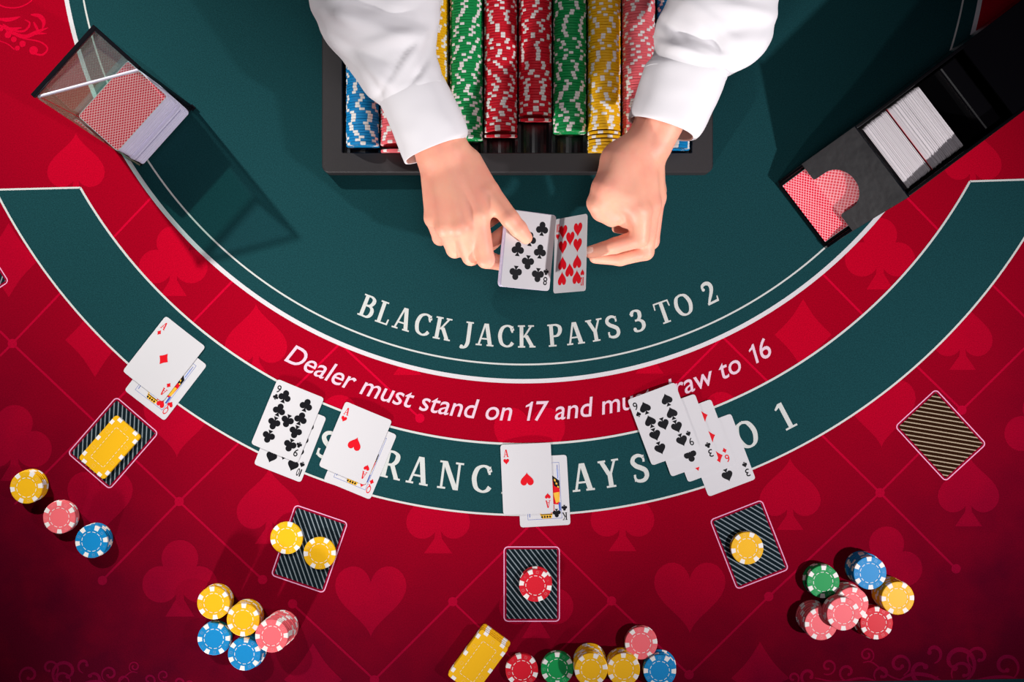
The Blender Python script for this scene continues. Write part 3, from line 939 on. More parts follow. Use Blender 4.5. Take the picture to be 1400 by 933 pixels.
# ------------------------------------------------------------------ playing cards
CW, CH, CTH = .0632, .0880, .00032
BOW = .0016
bowz = lambda x, b: b * (1 - (x / (CW / 2)) ** 2)


def card_verts(b=BOW, back=None):
    """bowed rounded card: columns of quads, top, bottom and rim"""
    r = .0035; xs = sorted(set([-CW/2, -CW/2 + .0005, -CW/2 + .0015, -CW/2 + r] + list(np.linspace(-CW/2 + r, CW/2 - r, 11)) + [CW/2 - r, CW/2 - .0015, CW/2 - .0005, CW/2]))
    v = []; f = []
    def yy(x):
        d = abs(x) - (CW/2 - r)
        return CH/2 if d <= 0 else CH/2 - r + math.sqrt(max(r*r - d*d, 0))
    for x in xs:
        z = bowz(x, b); y = yy(x)
        v += [(x, y, z + CTH), (x, -y, z + CTH), (x, -y, z), (x, y, z)]
    for i in range(len(xs) - 1):
        a = 4 * i
        for k in range(4): f.append((a + k, a + (k+1) % 4, a + 4 + (k+1) % 4, a + 4 + k))
    f.append((0, 3, 2, 1)); a = 4 * (len(xs) - 1); f.append((a, a+1, a+2, a+3))
    return v, f


CV, CF = card_verts()
ME_CARD = mesh_from('playing_card', CV, CF, M_card)
bm = bmesh.new(); bm.from_mesh(ME_CARD); bmesh.ops.recalc_face_normals(bm, faces=bm.faces); bm.to_mesh(ME_CARD); bm.free()
CVF, CFF = card_verts(0.0)
ME_FLAT = mesh_from('flat_card', CVF, CFF, M_card)
bm = bmesh.new(); bm.from_mesh(ME_FLAT); bmesh.ops.recalc_face_normals(bm, faces=bm.faces); bm.to_mesh(ME_FLAT); bm.free()

PIPS = {3: [(0, 1, 0), (0, 0, 1), (0, -1, 1)], 6: [(s, y, y < 0) for s in (-1, 1) for y in (1, 0, -1)],
        8: [(s, y, y < 0) for s in (-1, 1) for y in (1, .02, -1)] + [(0, .5, 0), (0, -.5, 1)],
        9: [(s, y, y < 0) for s in (-1, 1) for y in (1, .33, -.33, -1)] + [(0, 0, 1)],
        10: [(s, y, y < 0) for s in (-1, 1) for y in (1, .33, -.33, -1)] + [(0, .66, 0), (0, -.66, 1)]}


def card_face(rank, st, b=BOW):
    """printed face as a thin sheet of ink: mats 0 red,1 black,2 blue,3 yellow,4 pale"""
    m = MB(); ink = 0 if st in ('heart', 'diamond') else 1
    zf = lambda x: bowz(x, b) + CTH + .00006
    def put(poly, mi, dz=0): m.poly([(p[0], p[1], zf(p[0]) + dz) for p in poly], mi)
    def sui(cx, cy, h, inv, mi=ink):
        for i, poly in enumerate(suit(st)):
            put([(cx + (-a if inv else a) * h, cy + (-c if inv else c) * h) for a, c in poly], mi, .00005 + i * 6e-6)
    # corner indices
    for sg in (1, -1):
        v, f = glyph_sans(rank if rank != '10' else '1', .0)
        parts = [(rank, 0)] if rank != '10' else [('1', -.0018), ('0', .0014)]
        if rank in 'AK':
            g, w = serif_glyph(rank)
            for i, poly in enumerate(g):
                put([(sg * (-CW/2 + .0066 + (a - w/2) * .0080), sg * (CH/2 - .0158 + c * .0094)) for a, c in poly], ink, 5e-6 * i)
            parts = []
        for ch, off in parts:
            v, f = glyph_sans(ch, .008); x0, x1 = min(p[0] for p in v), max(p[0] for p in v)
            kx = (.0054 if rank != '10' else (.0016 if ch == '1' else .0036)) / (x1 - x0); ky = .0094 / CAPH
            m.raw([(sg * xx, sg * (CH/2 - .0158 + p[1] * ky), zf(xx)) for p in v for xx in (-CW/2 + .0066 + off + (p[0] - (x0+x1)/2) * kx,)], f, ink)
        sui(sg * (-CW/2 + .0066), sg * (CH/2 - .0216), .0072, sg < 0)
    if rank == 'A': sui(0, 0, .0165, True)
    elif rank.isdigit():
        for x, y, inv in PIPS[int(rank)]:
            wdt = .0128 if int(rank) > 3 else .0128
            sui(x * .0145, y * .0270, .0163 if st != 'diamond' else .0158, inv)
    else:
        # court card: blue frame and a two-headed robed figure in bands of colour
        fx, fy, lw = .0215, .0352, .0004
        for sg in (1, -1):
            for i in range(8):
                x0, x1 = -fx + 2*fx*i/8, -fx + 2*fx*(i+1)/8
                put([(x0, sg*fy), (x1, sg*fy), (x1, sg*(fy - lw)), (x0, sg*(fy - lw))], 2)
            put([(sg*fx, -fy), (sg*fx, fy), (sg*(fx - lw), fy), (sg*(fx - lw), -fy)], 2)
        for sg in (1, -1):
            F = lambda pts, mi, dz=0: put([(sg * x, sg * y) for x, y in pts], mi, dz)
            # crown, at the frame's end
            F([(-.0085, .0345), (.0035, .0345), (.0060, .0285), (-.0100, .0285)], 3)
            F([(-.0095, .0300), (.0050, .0300), (.0055, .0290), (-.0100, .0290)], 1, .00003)
            for k in range(4): F([(-.0080 + k*.0033, .0325), (-.0065 + k*.0033, .0305), (-.0050 + k*.0033, .0325), (-.0065 + k*.0033, .0340)], 1, .00003)
            F([(-.0075, .0285), (.0040, .0285), (.0045, .0180), (-.0075, .0180)], 4)       # face
            F([(.0040, .0285), (.0085, .0270), (.0090, .0170), (.0045, .0180)], 3)          # hair
            F([(-.0120, .0270), (-.0075, .0285), (-.0075, .0180), (-.0125, .0180)], 0)
            F([(-.0190, .0180), (.0190, .0130), (.0205, .0), (-.0205, .0)], 0, .00002)       # robe
            F([(.0110, .0200), (.0205, .0120), (.0205, .0020), (.0135, .0060)], 1, .00004)
            for k in range(3): F([(.0140 + k*.002, .0150 - k*.0045), (.0165 + k*.002 - .0005, .0135 - k*.0045), (.0160 + k*.0018, .0110 - k*.004), (.0138 + k*.0018, .0120 - k*.004)], 3, .00006)
            F([(-.0195, .0140), (-.0150, .0160), (-.0120, .0030), (-.0195, .0020)], 3, .00004)
            F([(.0175, .0270), (.0198, .0260), (.0198, .0130), (.0180, .0140)], 4, .00004)
            F([(.0185, .0320), (.0192, .0320), (.0192, .0150), (.0185, .0150)], 2, .00006)
            F([(-.0205, .0250), (-.0185, .0260), (-.0180, .0160), (-.0205, .0150)], 2, .00004)
            F([(-.0060, .0140), (.0060, .0120), (.0070, .0030), (-.0070, .0030)], 4, .00004)
            F([(-.0030, .0120), (.0020, .0110), (.0030, .0030), (-.0040, .0030)], 2, .00006)
        sui(-.0150, .0285, .0105, False); sui(.0150, -.0285, .0105, True)
    return m, [M_pipr, M_pipk, M_blue, M_yel, M_pale]


def card(rank, st, px, py, ang, z, label, group=None, bow=True):
    """ang = clockwise rotation seen in the photo, degrees"""
    o = link('playing_card', ME_CARD if bow else ME_FLAT, None, P(px, py, z + .001) + Vector((0, 0, -.001)), (0, 0, math.radians(-ang)))
    m, ms = card_face(rank, st, BOW if bow else 0.0); c = m.build('printed_face', ms, o, fix=False)
    tag(o, label, 'playing card', group)
    return o


STP = CTH + .00045
card('Q', 'heart', 226.3, 516.8, 37.5, .0003, 'queen of hearts playing card under the ace of diamonds', bow=False)
card('A', 'diamond', 224.1, 491, 38.0, .0003 + STP, 'ace of diamonds playing card on green band at left')
card('10', 'spade', 396.5, 603, 21.5, .0003, 'ten of spades playing card under the nine of clubs', bow=False)
card('9', 'club', 393, 575.8, 22.3, .0003 + STP, 'nine of clubs playing card lying over the ten of spades')
card('Q', 'diamond', 492.3, 626.2, 22.5, .0003, 'queen of diamonds playing card under an ace of hearts', bow=False)
card('A', 'heart', 485.8, 606.5, 22.6, .0003 + STP, 'ace of hearts playing card beside the nine of clubs, over a queen')
card('K', 'club', 743, 672, -3.2, .0003, 'king of clubs playing card under the central ace of hearts', bow=False)
card('A', 'heart', 720.5, 655, -2.5, .0003 + STP, 'ace of hearts playing card at centre, lying over the king of clubs')
card('3', 'spade', 984.2, 622.7, -20.7, .0003, 'three of spades playing card, lowest and rightmost of the fan of four', bow=False)
card('6', 'diamond', 956.6, 603, -20.5, .0003 + STP, 'six of diamonds playing card, third from left in the fan', bow=False)
card('3', 'club', 934, 595.5, -20.0, .0003 + 2 * STP, 'three of clubs playing card directly under the nine of spades', bow=False)
card('9', 'spade', 907, 580, -20.5, .0003 + 3 * STP, 'nine of spades playing card on top of the fan of four')


def card_block(name, n, cx, cy, z0, th, jit, parent=None, mat_=None, seed=1, shear=None, M=None):
    """many cards squared into a block: slabs with slightly uneven edges, one mesh"""
    rnd = random.Random(seed); m = MB()
    for i in range(n):
        dx, dy = rnd.gauss(0, jit), rnd.gauss(0, jit)
        if shear: sx, sy = shear(i / max(n - 1, 1)); dx += sx; dy += sy
        pts = [(cx + a + dx, cy + b + dy) for a, b in rrect(CW, CH, .0035, 3)]
        m.prism(pts, z0 + i * th, z0 + (i + .93) * th)
    if M: m.v = [tuple(M @ Vector(p)) for p in m.v]
    return m.build(name, mat_ or M_cardedge, parent)


def backed_card(M, label, parent=None):
    """a face-down card: white card body with the red back sheet"""
    o = link('playing_card', ME_FLAT, None); o.matrix_world = M
    me = mesh_from('card_back_print', [(x, y, CTH + .00006) for x, y in rrect(CW - .0012, CH - .0012, .003, 3)], [tuple(range(16))], M_back)
    link('printed_back', me, o); tag(o, label, 'playing card')
    return o


# ------------------------------------------------------------------ discard holder (upper left)
A0 = P(172, 83, .076); A0.z = T
U = Vector((.745, -.668, 0)).normalized(); V = Vector((-U.y * -1, 0, 0))
V = Vector((-.668, -.745, 0)).normalized()
Vz = Vector((0, 0, 1))
MH = Matrix(((U.x, V.x, 0, A0.x), (U.y, V.y, 0, A0.y), (0, 0, 1, T), (0, 0, 0, 1)))
# local axes: x = u (toward the front opening), y = v (along the cards' long side)
hold = empty('discard_holder'); hold.matrix_world = MH
tag(hold, 'clear and black acrylic discard holder standing open at upper left, full of red-backed cards', 'card holder')
HH = .175; v0, v1 = -.0085, .0895; u0, u1 = -.0025, .0615
m = MB(); m.box(((u0 + .068) / 2, (v0 + v1) / 2, .0015), (.068 - u0, v1 - v0, .003)); m.build('base_plate', M_smoke, hold)
m = MB(); m.box((u0 - .001, (v0 + v1) / 2, (HH + .003) / 2), (.002, v1 - v0 - .004, HH - .003)); m.build('back_wall', M_clear, hold)
m = MB(); m.box((u0 - .001, (v0 + v1) / 2, HH + .0005), (.0055, v1 - v0 + .004, .004)); bevel(m.build('top_edge', M_smoke, hold), .0008)
m = MB(); m.prism([(u0, .003), (.068, .003), (u1, HH), (u0, HH)], v0 - .0012, v0 + .0012, 0, lambda x, y, z: (x, z, y)); m.build('side_wall', M_clearside, hold)
m = MB(); m.box(((u0 + u1) / 2, v0, HH), (u1 - u0, .0042, .0042)); bevel(m.build('top_edge', M_smoke, hold), .0008)
m = MB(); m.prism([(.0655, .003), (.068, .003), (u1 + .001, HH), (u1 - .0015, HH)], v0 - .0018, v0 + .0018, 0, lambda x, y, z: (x, z, y)); m.build('front_edge', M_smoke, hold)
m = MB(); m.prism([(u0, .003), (.067, .003), (.060, .030), (u0 + .004, HH - .002), (u0, HH - .002)], v1 - .0015, v1 + .0005, 0, lambda x, y, z: (x, z, y)); m.build('side_wall', M_clear, hold)
m = MB(); m.prism([(u0, v0 + .002), (u1 - .002, v0 + .002), (u0, v1 - .002)], HH - .003, HH - .0015); m.build('corner_plate', M_cleartop, hold)
m = MB()
a, b = Vector((u0 + .002, v1 - .001)), Vector((u1, v0 + .002)); d = (b - a).normalized(); nn = Vector((-d.y, d.x)) * .0014
m.prism([tuple(a + nn), tuple(b + nn), tuple(b - nn), tuple(a - nn)], HH - .004, HH); bevel(m.build('polished_edge', M_edge, hold), .001)
m = MB(); m.box((.0685, v0, .0045), (.006, .006, .003)); m.build('rubber_foot', M_smoke, hold)

ZT = .0757
def shear1(t): return (.0015 * (1 - t) + (.004 if t < .45 else 0), -.001 + (.0005 if t < .45 else 0))
# cards lie with the long side along v: card x -> u, card y -> v
MC = MH @ Matrix.Translation((.0330, .0425, 0))
nst = 84; th = (ZT - CTH - .0045) / nst
st_ = card_block('card_stack', nst, 0, 0, .0045, th, .0003, seed=3, shear=shear1, M=None)
st_.matrix_world = MC
tag(st_, 'tall stack of used cards with white edges in the discard holder', 'card stack', kind='stuff')
backed_card(MC @ Matrix.Translation((0, 0, ZT - CTH)), 'red-backed playing card face down on top of the discard stack')
mm = MB(); mm.prism([(p[0] + .0062, p[1]) for p in rrect(CW, CH - .0015, .0035, 3)], .0318, .0323)
cc = mm.build('cut_card', plain('dark_blue_cut_card', (.02, .04, .22), .5), None); cc.matrix_world = MC @ Matrix.Translation((-.0005, 0, 0))
tag(cc, 'dark blue cut card edge showing low in the discard stack', 'cut card')

# ------------------------------------------------------------------ dealing shoe (right)
SA = math.radians(37.3); OA = Vector((.3884, .1775, T))
MS = Matrix.Translation(OA) @ Matrix.Rotation(SA, 4, 'Z')      # local x = s along the shoe, y = toward upper left, z up
shoe = empty('dealing_shoe'); shoe.matrix_world = MS
tag(shoe, 'long black glossy dealing shoe at right with sloped notched front', 'card shoe')
HW = .0495; SL = .40
prof = [(-.034, 0.0005), (SL, .0005), (SL, .118), (.20, .112), (.052, .098), (.004, .031), (-.034, .012)]
for sg in (-1, 1):
    m = MB(); m.prism(prof, sg * HW - .002, sg * HW + .002, 0, lambda x, y, z: (x, z, y)); bevel(m.build('side_wall', M_shoe, shoe), .0008)
m = MB(); m.box((SL / 2 - .017, 0, .0025), (SL + .03, 2 * HW - .0042, .004)); m.build('base_plate', M_shoe, shoe)
m = MB(); m.box((SL - .003, 0, .060), (.005, 2 * HW - .0042, .11)); m.build('rear_wall', M_shoe, shoe)
m = MB(); m.prism([(.198, .1085), (SL - .001, .1145), (SL - .001, .1175), (.198, .1115)], -HW + .0022, HW - .0022, 0, lambda x, y, z: (x, z, y)); m.build('top_cover', M_shoe, shoe)
# tongue under the next card
m = MB(); m.prism([(-.034, .005), (.0, .0145), (.049, .080), (.052, .078), (.003, .009), (-.034, .0048)], -HW + .0024, HW - .0024, 0, lambda x, y, z: (x, z, y)); m.build('tongue', M_shoe, shoe)
# notched front plate
a2, b2 = Vector((0.0, .0265)), Vector((.052, .0985)); dl = (b2 - a2).length; dv = (b2 - a2) / dl; nv = Vector((-dv.y, dv.x))
hwp = HW + .0022; nw, nd = .0265, .046
outl = [(-hwp, dl), (-hwp, 0), (-nw - .003, 0)]
outl += [(-nw - .003 + .003 * math.sin(t), .004 - .004 * math.cos(t)) for t in np.linspace(.3, PI/2, 4)]
outl += [(-nw, .02)] + [(nw * math.cos(t), nd - nw + nw * math.sin(t)) for t in np.linspace(PI, 0, 17)] + [(nw, .02)]
outl += [(nw + .003 - .003 * math.sin(t), .004 - .004 * math.cos(t)) for t in np.linspace(PI/2, .3, 4)]
outl += [(nw + .003, 0), (hwp, 0), (hwp, dl)]
def FP(t, q, w):
    p = a2 + dv * q + nv * w; return (p.x, t, p.y)
m = MB(); m.prism(outl, 0, .003, 0, FP); bevel(m.build('front_plate', M_plate, shoe), .0008)
# weighted wedge behind the cards
m = MB(); m.prism([(.149, .006), (.196, .006), (.194, .095), (.172, .093), (.152, .060)], -HW + .004, HW - .004, 0, lambda x, y, z: (x, z, y)); bevel(m.build('roller_wedge', M_shoe, shoe), .002)
# next card showing red on the tongue
m = MB(); hb = .0440
path = [(-.0315, .0095), (-.022, .0122), (-.012, .0152), (-.004, .0184), (.0, .0212), (.004, .0258), (.012, .0362), (.030, .0602), (.044, .0785)]
L = [0]
for p, q in zip(path, path[1:]): L.append(L[-1] + math.dist(p, q))
nrm = []
for i in range(len(path)):
    p, q = path[max(i-1, 0)], path[min(i+1, len(path)-1)]; d = Vector((q[0]-p[0], q[1]-p[1])).normalized(); nrm.append(Vector((-d.y, d.x)))
off = lambda i, e: (path[i][0] + nrm[i].x * e, path[i][1] + nrm[i].y * e)
nxt = MB()
nxt.prism([off(i, 0) for i in range(len(path))] + [off(i, -.0005) for i in reversed(range(len(path)))], -hb, hb, 0, lambda x, y, z: (x, z, y))
me = nxt.build('playing_card', M_card, None); me.matrix_world = MS
tag(me, 'red-backed next card lying on the tongue of the dealing shoe', 'playing card')
pr = MB()
for i in range(len(path) - 1):
    p, q = off(i, .0003), off(i + 1, .0003)
    pr.poly([(p[0], -hb + .0004, p[1]), (q[0], -hb + .0004, q[1]), (q[0], hb - .0004, q[1]), (p[0], hb - .0004, p[1])])
pr.build('printed_back', M_back, me)
# the cards standing on edge
m = MB(); rnd = random.Random(5)
nsl = 96
for i in range(nsl):
    s = .060 + .082 * i / nsl; dz = rnd.gauss(0, .0004); dy = rnd.gauss(0, .0004); lean_ = .016
    zt = .0885 + dz
    th = .082 / nsl * .86
    if abs(s + th / 2 - .0955) < .0011: continue
    y0, y1 = -.044 + dy, .044 + dy
    q = [(s - lean_ * 0, y0, zt), (s + th, y0, zt), (s + th, y1, zt), (s, y1, zt)]
    z0 = .0065
    pts2 = [(y0, z0), (y1, z0), (y1, zt - .003), (y1 - .0008, zt - .0008), (y1 - .003, zt), (y0 + .003, zt), (y0 + .0008, zt - .0008), (y0, zt - .003)]
    m.prism(pts2, s, s + th, 0, lambda a, b, c: (c, a, b))
o = m.build('card_stack', plain('card_edge_white', (.70, .66, .67), .7, .2), None); o.matrix_world = MS
tag(o, 'block of white-edged cards standing on edge inside the dealing shoe', 'card stack', kind='stuff')
m = MB(); m.box((.0955, 0, .0480), (.0007, .0885, .0835)); o = m.build('cut_card', M_cut, None); o.matrix_world = MS
tag(o, 'red cut card standing among the white card edges in the shoe', 'cut card')


# ------------------------------------------------------------------ signed-distance figures -> one surface
def sd_cone(X, a, b, ra, rb):
    a = np.array(a); b = np.array(b); ba = b - a
    t = np.clip(((X - a) @ ba) / (ba @ ba), 0, 1)
    return np.linalg.norm(X - a - t[..., None] * ba, axis=-1) - (ra + (rb - ra) * t)


def sd_ell(X, c, r):
    q = (X - np.array(c)) / np.array(r); k = np.linalg.norm(q, axis=-1)
    return (k - 1) * min(r)


def smin(a, b, k):
    h = np.clip(.5 + .5 * (b - a) / k, 0, 1)
    return b + (a - b) * h - k * h * (1 - h)


def surface_net(fn, lo, hi, res):
    lo = np.array(lo, float); hi = np.array(hi, float); n = np.ceil((hi - lo) / res).astype(int) + 1
    gx, gy, gz = [lo[i] + res * np.arange(n[i]) for i in range(3)]
    D = np.empty(n, dtype=np.float32)
    for i0 in range(0, n[0], 24):
        X = np.stack(np.meshgrid(gx[i0:i0+24], gy, gz, indexing='ij'), -1); D[i0:i0+24] = fn(X)
    ins = D < 0
    c = [ins[dx:n[0]-1+dx, dy:n[1]-1+dy, dz:n[2]-1+dz] for dx in (0, 1) for dy in (0, 1) for dz in (0, 1)]
    cnt = sum(x.astype(np.int8) for x in c); act = (cnt > 0) & (cnt < 8)
    idx = -np.ones(act.shape, dtype=np.int64); cells = np.argwhere(act); idx[act] = np.arange(len(cells))
    acc = np.zeros((len(cells), 3)); num = np.zeros(len(cells))
    ci, cj, ck = cells.T
    corners = [(dx, dy, dz) for dx in (0, 1) for dy in (0, 1) for dz in (0, 1)]
    for a in range(8):
        for b in range(a + 1, 8):
            A, B = corners[a], corners[b]
            if sum(abs(A[i] - B[i]) for i in range(3)) != 1: continue
            da = D[ci + A[0], cj + A[1], ck + A[2]]; db = D[ci + B[0], cj + B[1], ck + B[2]]
            cr = (da < 0) != (db < 0)
            t = np.where(cr, da / np.where(da - db == 0, 1, da - db), 0)
            p = np.array(A)[None] + t[:, None] * (np.array(B) - np.array(A))[None]
            acc += np.where(cr[:, None], p, 0); num += cr
    verts = lo + res * (cells + acc / num[:, None])
    faces = []
    for ax in range(3):
        sl0 = [slice(None)] * 3; sl1 = [slice(None)] * 3; sl0[ax] = slice(0, -1); sl1[ax] = slice(1, None)
        ed = ins[tuple(sl0)] != ins[tuple(sl1)]
        e = np.argwhere(ed); u, w = [(1, 2), (2, 0), (0, 1)][ax]
        ok = (e[:, u] > 0) & (e[:, w] > 0) & (e[:, u] < n[u] - 1) & (e[:, w] < n[w] - 1); e = e[ok]
        flip = ins[tuple(e.T)]
        def cell(du, dw):
            q = e.copy(); q[:, u] -= du; q[:, w] -= dw; return idx[tuple(q.T)]
        q = np.stack([cell(1, 1), cell(0, 1), cell(0, 0), cell(1, 0)], 1)
        q[~flip] = q[~flip][:, ::-1]
        faces.append(q)
    return verts, np.concatenate(faces)


def smooth_mesh(v, f, it):
    for _ in range(it):
        acc = np.zeros_like(v); num = np.zeros(len(v))
        for a, b in ((0, 1), (1, 2), (2, 3), (3, 0)):
            np.add.at(acc, f[:, a], v[f[:, b]]); np.add.at(acc, f[:, b], v[f[:, a]]); np.add.at(num, f[:, a], 1); np.add.at(num, f[:, b], 1)
        v = v * .5 + .5 * acc / num[:, None]
    return v


def Q(px, py, z): return tuple(P(px, py, z))


# hands: joints as photo pixel + height above the table
def hand_fn(wr, fore, palm, fingers, thumb, pads):
    def fn(X):
        d = sd_cone(X, fore[0], fore[1], fore[2], fore[3])
        d = np.minimum(d, sd_cone(X, np.array(fore[0]) + np.array(fore[4]), np.array(fore[1]) + np.array(fore[4]), fore[2], fore[3]))
        pd = None
        for a, b, ra, rb in palm:
            q = sd_cone(X, a, b, ra, rb); pd = q if pd is None else smin(pd, q, .008)
        for c, r in pads: pd = smin(pd, sd_cone(X, c[0], c[1], r[0], r[1]), .010)
        d = smin(d, pd, .014)
        for ch in fingers:
            q = sd_cone(X, ch[0][0], ch[1][0], ch[0][1], ch[1][1]); d = smin(d, q, .0075)
        best = d
        for ch in fingers:
            fd = None
            for (a, ra), (b, rb) in zip(ch, ch[1:]):
                q = sd_cone(X, a, b, ra, rb); fd = q if fd is None else smin(fd, q, .0025)
            best = np.minimum(best, fd)
        fd = None
        for (a, ra), (b, rb) in zip(thumb, thumb[1:]):
            q = sd_cone(X, a, b, ra, rb); fd = q if fd is None else smin(fd, q, .003)
        best = np.minimum(best, smin(d, fd, .011))
        return best
    return fn


# dealer's right hand (left in the photo): back up, thumb on the deck, fingers under it
RW = Q(603, 205, .122)
r_palm = [(Q(622, 212, .120), Q(655, 292, .124), .0150, .0122), (Q(608, 210, .122), Q(632, 308, .126), .0150, .0125),
          (Q(598, 212, .119), Q(610, 309, .120), .0150, .0122), (Q(590, 216, .114), Q(594, 296, .108), .0145, .0115)]
r_f = [
    [(Q(655, 296, .120), .0112), (Q(664, 355, .106), .0102), (Q(690, 361, .093), .0086), (Q(711, 349, .0895), .0072)],
    [(Q(632, 312, .122), .0118), (Q(644, 351, .090), .0106), (Q(673, 331, .084), .0088), (Q(698, 310, .090), .0073)],
    [(Q(610, 313, .116), .0114), (Q(622, 341, .084), .0104), (Q(652, 313, .070), .0086), (Q(684, 293, .072), .0072)],
    [(Q(594, 300, .105), .0104), (Q(602, 325, .078), .0094), (Q(628, 302, .066), .0076), (Q(650, 286, .066), .0064)],
]
r_t = [(Q(642, 222, .112), .0150), (Q(668, 262, .119), .0125), (Q(697, 299, .126), .0105), (Q(709, 313, .1215), .0098), (Q(719, 325, .1150), .0078)]
r_pads = [((Q(632, 230, .108), Q(660, 275, .110)), (.016, .013))]
# dealer's left hand (right in the photo): thumb side up, fingers curled toward the card
l_palm = [(Q(862, 205, .130), Q(870, 284, .136), .0175, .0140), (Q(878, 205, .124), Q(886, 280, .122), .0165, .0135),
          (Q(888, 208, .112), Q(895, 268, .106), .0155, .0125), (Q(890, 210, .102), Q(897, 260, .092), .0145, .0112)]
l_f = [
    [(Q(876, 290, .134), .0122), (Q(874, 326, .124), .0108), (Q(841, 336, .112), .0094), (Q(807, 345, .104), .0074)],
    [(Q(889, 282, .120), .0118), (Q(882, 344, .104), .0104), (Q(848, 353, .092), .0092), (Q(814, 352, .086), .0075)],
    [(Q(896, 271, .104), .0110), (Q(890, 330, .080), .0098), (Q(858, 340, .068), .0084), (Q(832, 338, .066), .0070)],
    [(Q(897, 262, .090), .0098), (Q(890, 306, .064), .0086), (Q(864, 314, .055), .0074), (Q(843, 312, .055), .0062)],
]
l_t = [(Q(848, 222, .134), .0185), (Q(828, 258, .142), .0160), (Q(818, 278, .139), .0128), (Q(822, 289, .133), .0112), (Q(836, 300, .126), .0090)]
l_pads = [((Q(848, 220, .130), Q(848, 268, .136)), (.022, .018)), ((Q(866, 250, .118), Q(862, 296, .116)), (.019, .016))]


def bounds(chs, pad=.03):
    p = np.array([a for c in chs for a in c]); return p.min(0) - pad, p.max(0) + pad


EL_R = Vector((-.172, .452, T + .20)); SH_R = Vector((-.185, .640, T + .455))
EL_L = Vector((.235, .452, T + .21)); SH_L = Vector((.190, .640, T + .455))
hands_v = []; hands_f = []; off = 0
for (wrp, palm, fing, thumb, pads, foreend, offs) in (
        (Q(604, 203, .121), r_palm, r_f, r_t, r_pads, Q(578, 140, .133), (.016, .006, 0)),
        (Q(888, 198, .121), l_palm, l_f, l_t, l_pads, Q(922, 120, .137), (.013, .004, .003))):
    ow = np.array(offs); w0 = tuple(np.array(wrp) - ow / 2); e0 = tuple(np.array(foreend) - ow / 2)
    fn = hand_fn(wrp, (w0, e0, .0205, .0260, offs), palm, fing, thumb, pads)
    al = [[q[0] for q in ch] for ch in fing] + [[q[0] for q in thumb]] + [[wrp, foreend]]
    lo, hi = bounds(al, .034)
    v, f = surface_net(fn, lo, hi, .0017)
    v = smooth_mesh(v, f, 2)
    hands_v.append(v); hands_f.append(f + off); off += len(v)

# hidden-from-above rest of the body: trunk, neck, head, arms in the sleeves
HC = Vector((0.02, .585, T + .770))       # head centre, bowed over the table
SHm = (SH_R + SH_L) / 2
def body_fn(X):
    d = sd_ell(X, (HC.x, HC.y, HC.z + .02), (.076, .092, .108))                           # skull
    d = smin(d, sd_ell(X, (HC.x, HC.y - .035, HC.z - .055), (.056, .062, .070)), .03)     # jaw
    d = smin(d, sd_cone(X, (HC.x, HC.y - .092, HC.z + .012), (HC.x, HC.y - .108, HC.z - .022), .010, .014), .010)   # nose
    d = smin(d, sd_cone(X, (HC.x - .020, HC.y - .088, HC.z - .062), (HC.x + .020, HC.y - .088, HC.z - .062), .009, .009), .008)  # lips
    for sg in (-1, 1):
        d = smin(d, sd_ell(X, (HC.x + sg * .078, HC.y + .012, HC.z), (.012, .022, .034)), .008)
        d = np.maximum(d, -sd_ell(X, (HC.x + sg * .032, HC.y - .098, HC.z + .018), (.017, .016, .012)))
    d = smin(d, sd_cone(X, (HC.x, HC.y + .02, HC.z - .06), (SHm.x, SHm.y + .03, SHm.z + .06), .056, .060), .03)
    d = smin(d, sd_cone(X, SH_R, SH_L, .055, .055), .05)
    d = smin(d, sd_cone(X, (SHm.x, SHm.y + .03, SHm.z - .04), (0.02, .72, T + .12), .12, .12), .06)
    for s_, e_, w_ in ((SH_R, EL_R, Vector(Q(578, 140, .133))), (SH_L, EL_L, Vector(Q(930, 110, .140)))):
        d = smin(d, sd_cone(X, s_, e_, .046, .040), .04); d = smin(d, sd_cone(X, e_, w_, .038, .026), .02)
    return d


v, f = surface_net(body_fn, (-.36, .20, T + .02), (.42, .88, T + .93), .008)
hands_v.append(v); hands_f.append(f + off)
per = empty('person', (0.02, .76, 0))
tag(per, 'dealer in a white long-sleeved shirt, both hands holding cards over the table', 'person')
IM = per.matrix_basis.inverted() if False else Matrix.Translation((-0.02, -.76, 0))
allv = np.concatenate(hands_v) - np.array((0.02, .76, 0)); allf = np.concatenate(hands_f)
body = link('body', mesh_from('body', allv.tolist(), [tuple(x) for x in allf.tolist()], M_skin, smooth=True), per)
PO = Vector((0.02, .76, 0))


def part(name, v, f, mats, parent=per, smooth=True):
    v = [tuple(Vector(p) - PO) for p in v]
    return link(name, mesh_from(name, v, f, mats, smooth=smooth), parent)


# finger nails on the visible tips
def nail(pos, direction, up, w=.0052, l=.0062):
    d = Vector(direction).normalized(); u = Vector(up).normalized(); s = d.cross(u).normalized(); u = s.cross(d)
    v = []; f = []; n = 12
    v.append(Vector(pos) + u * .0012)
    for k, r in enumerate((.55, 1.0)):
        for i in range(n):
            a = 2 * PI * i / n; v.append(Vector(pos) + s * (w * r * math.cos(a)) + d * (l * r * math.sin(a)) + u * (.0012 * (1 - r ** 2) - .0008 * r * r * abs(math.cos(a)) * 1.6))
    for i in range(n):
        j = (i + 1) % n; f.append((0, 1 + i, 1 + j)); f.append((1 + i, 1 + n + i, 1 + n + j, 1 + j))
    part('fingernail', v, f, M_nail)


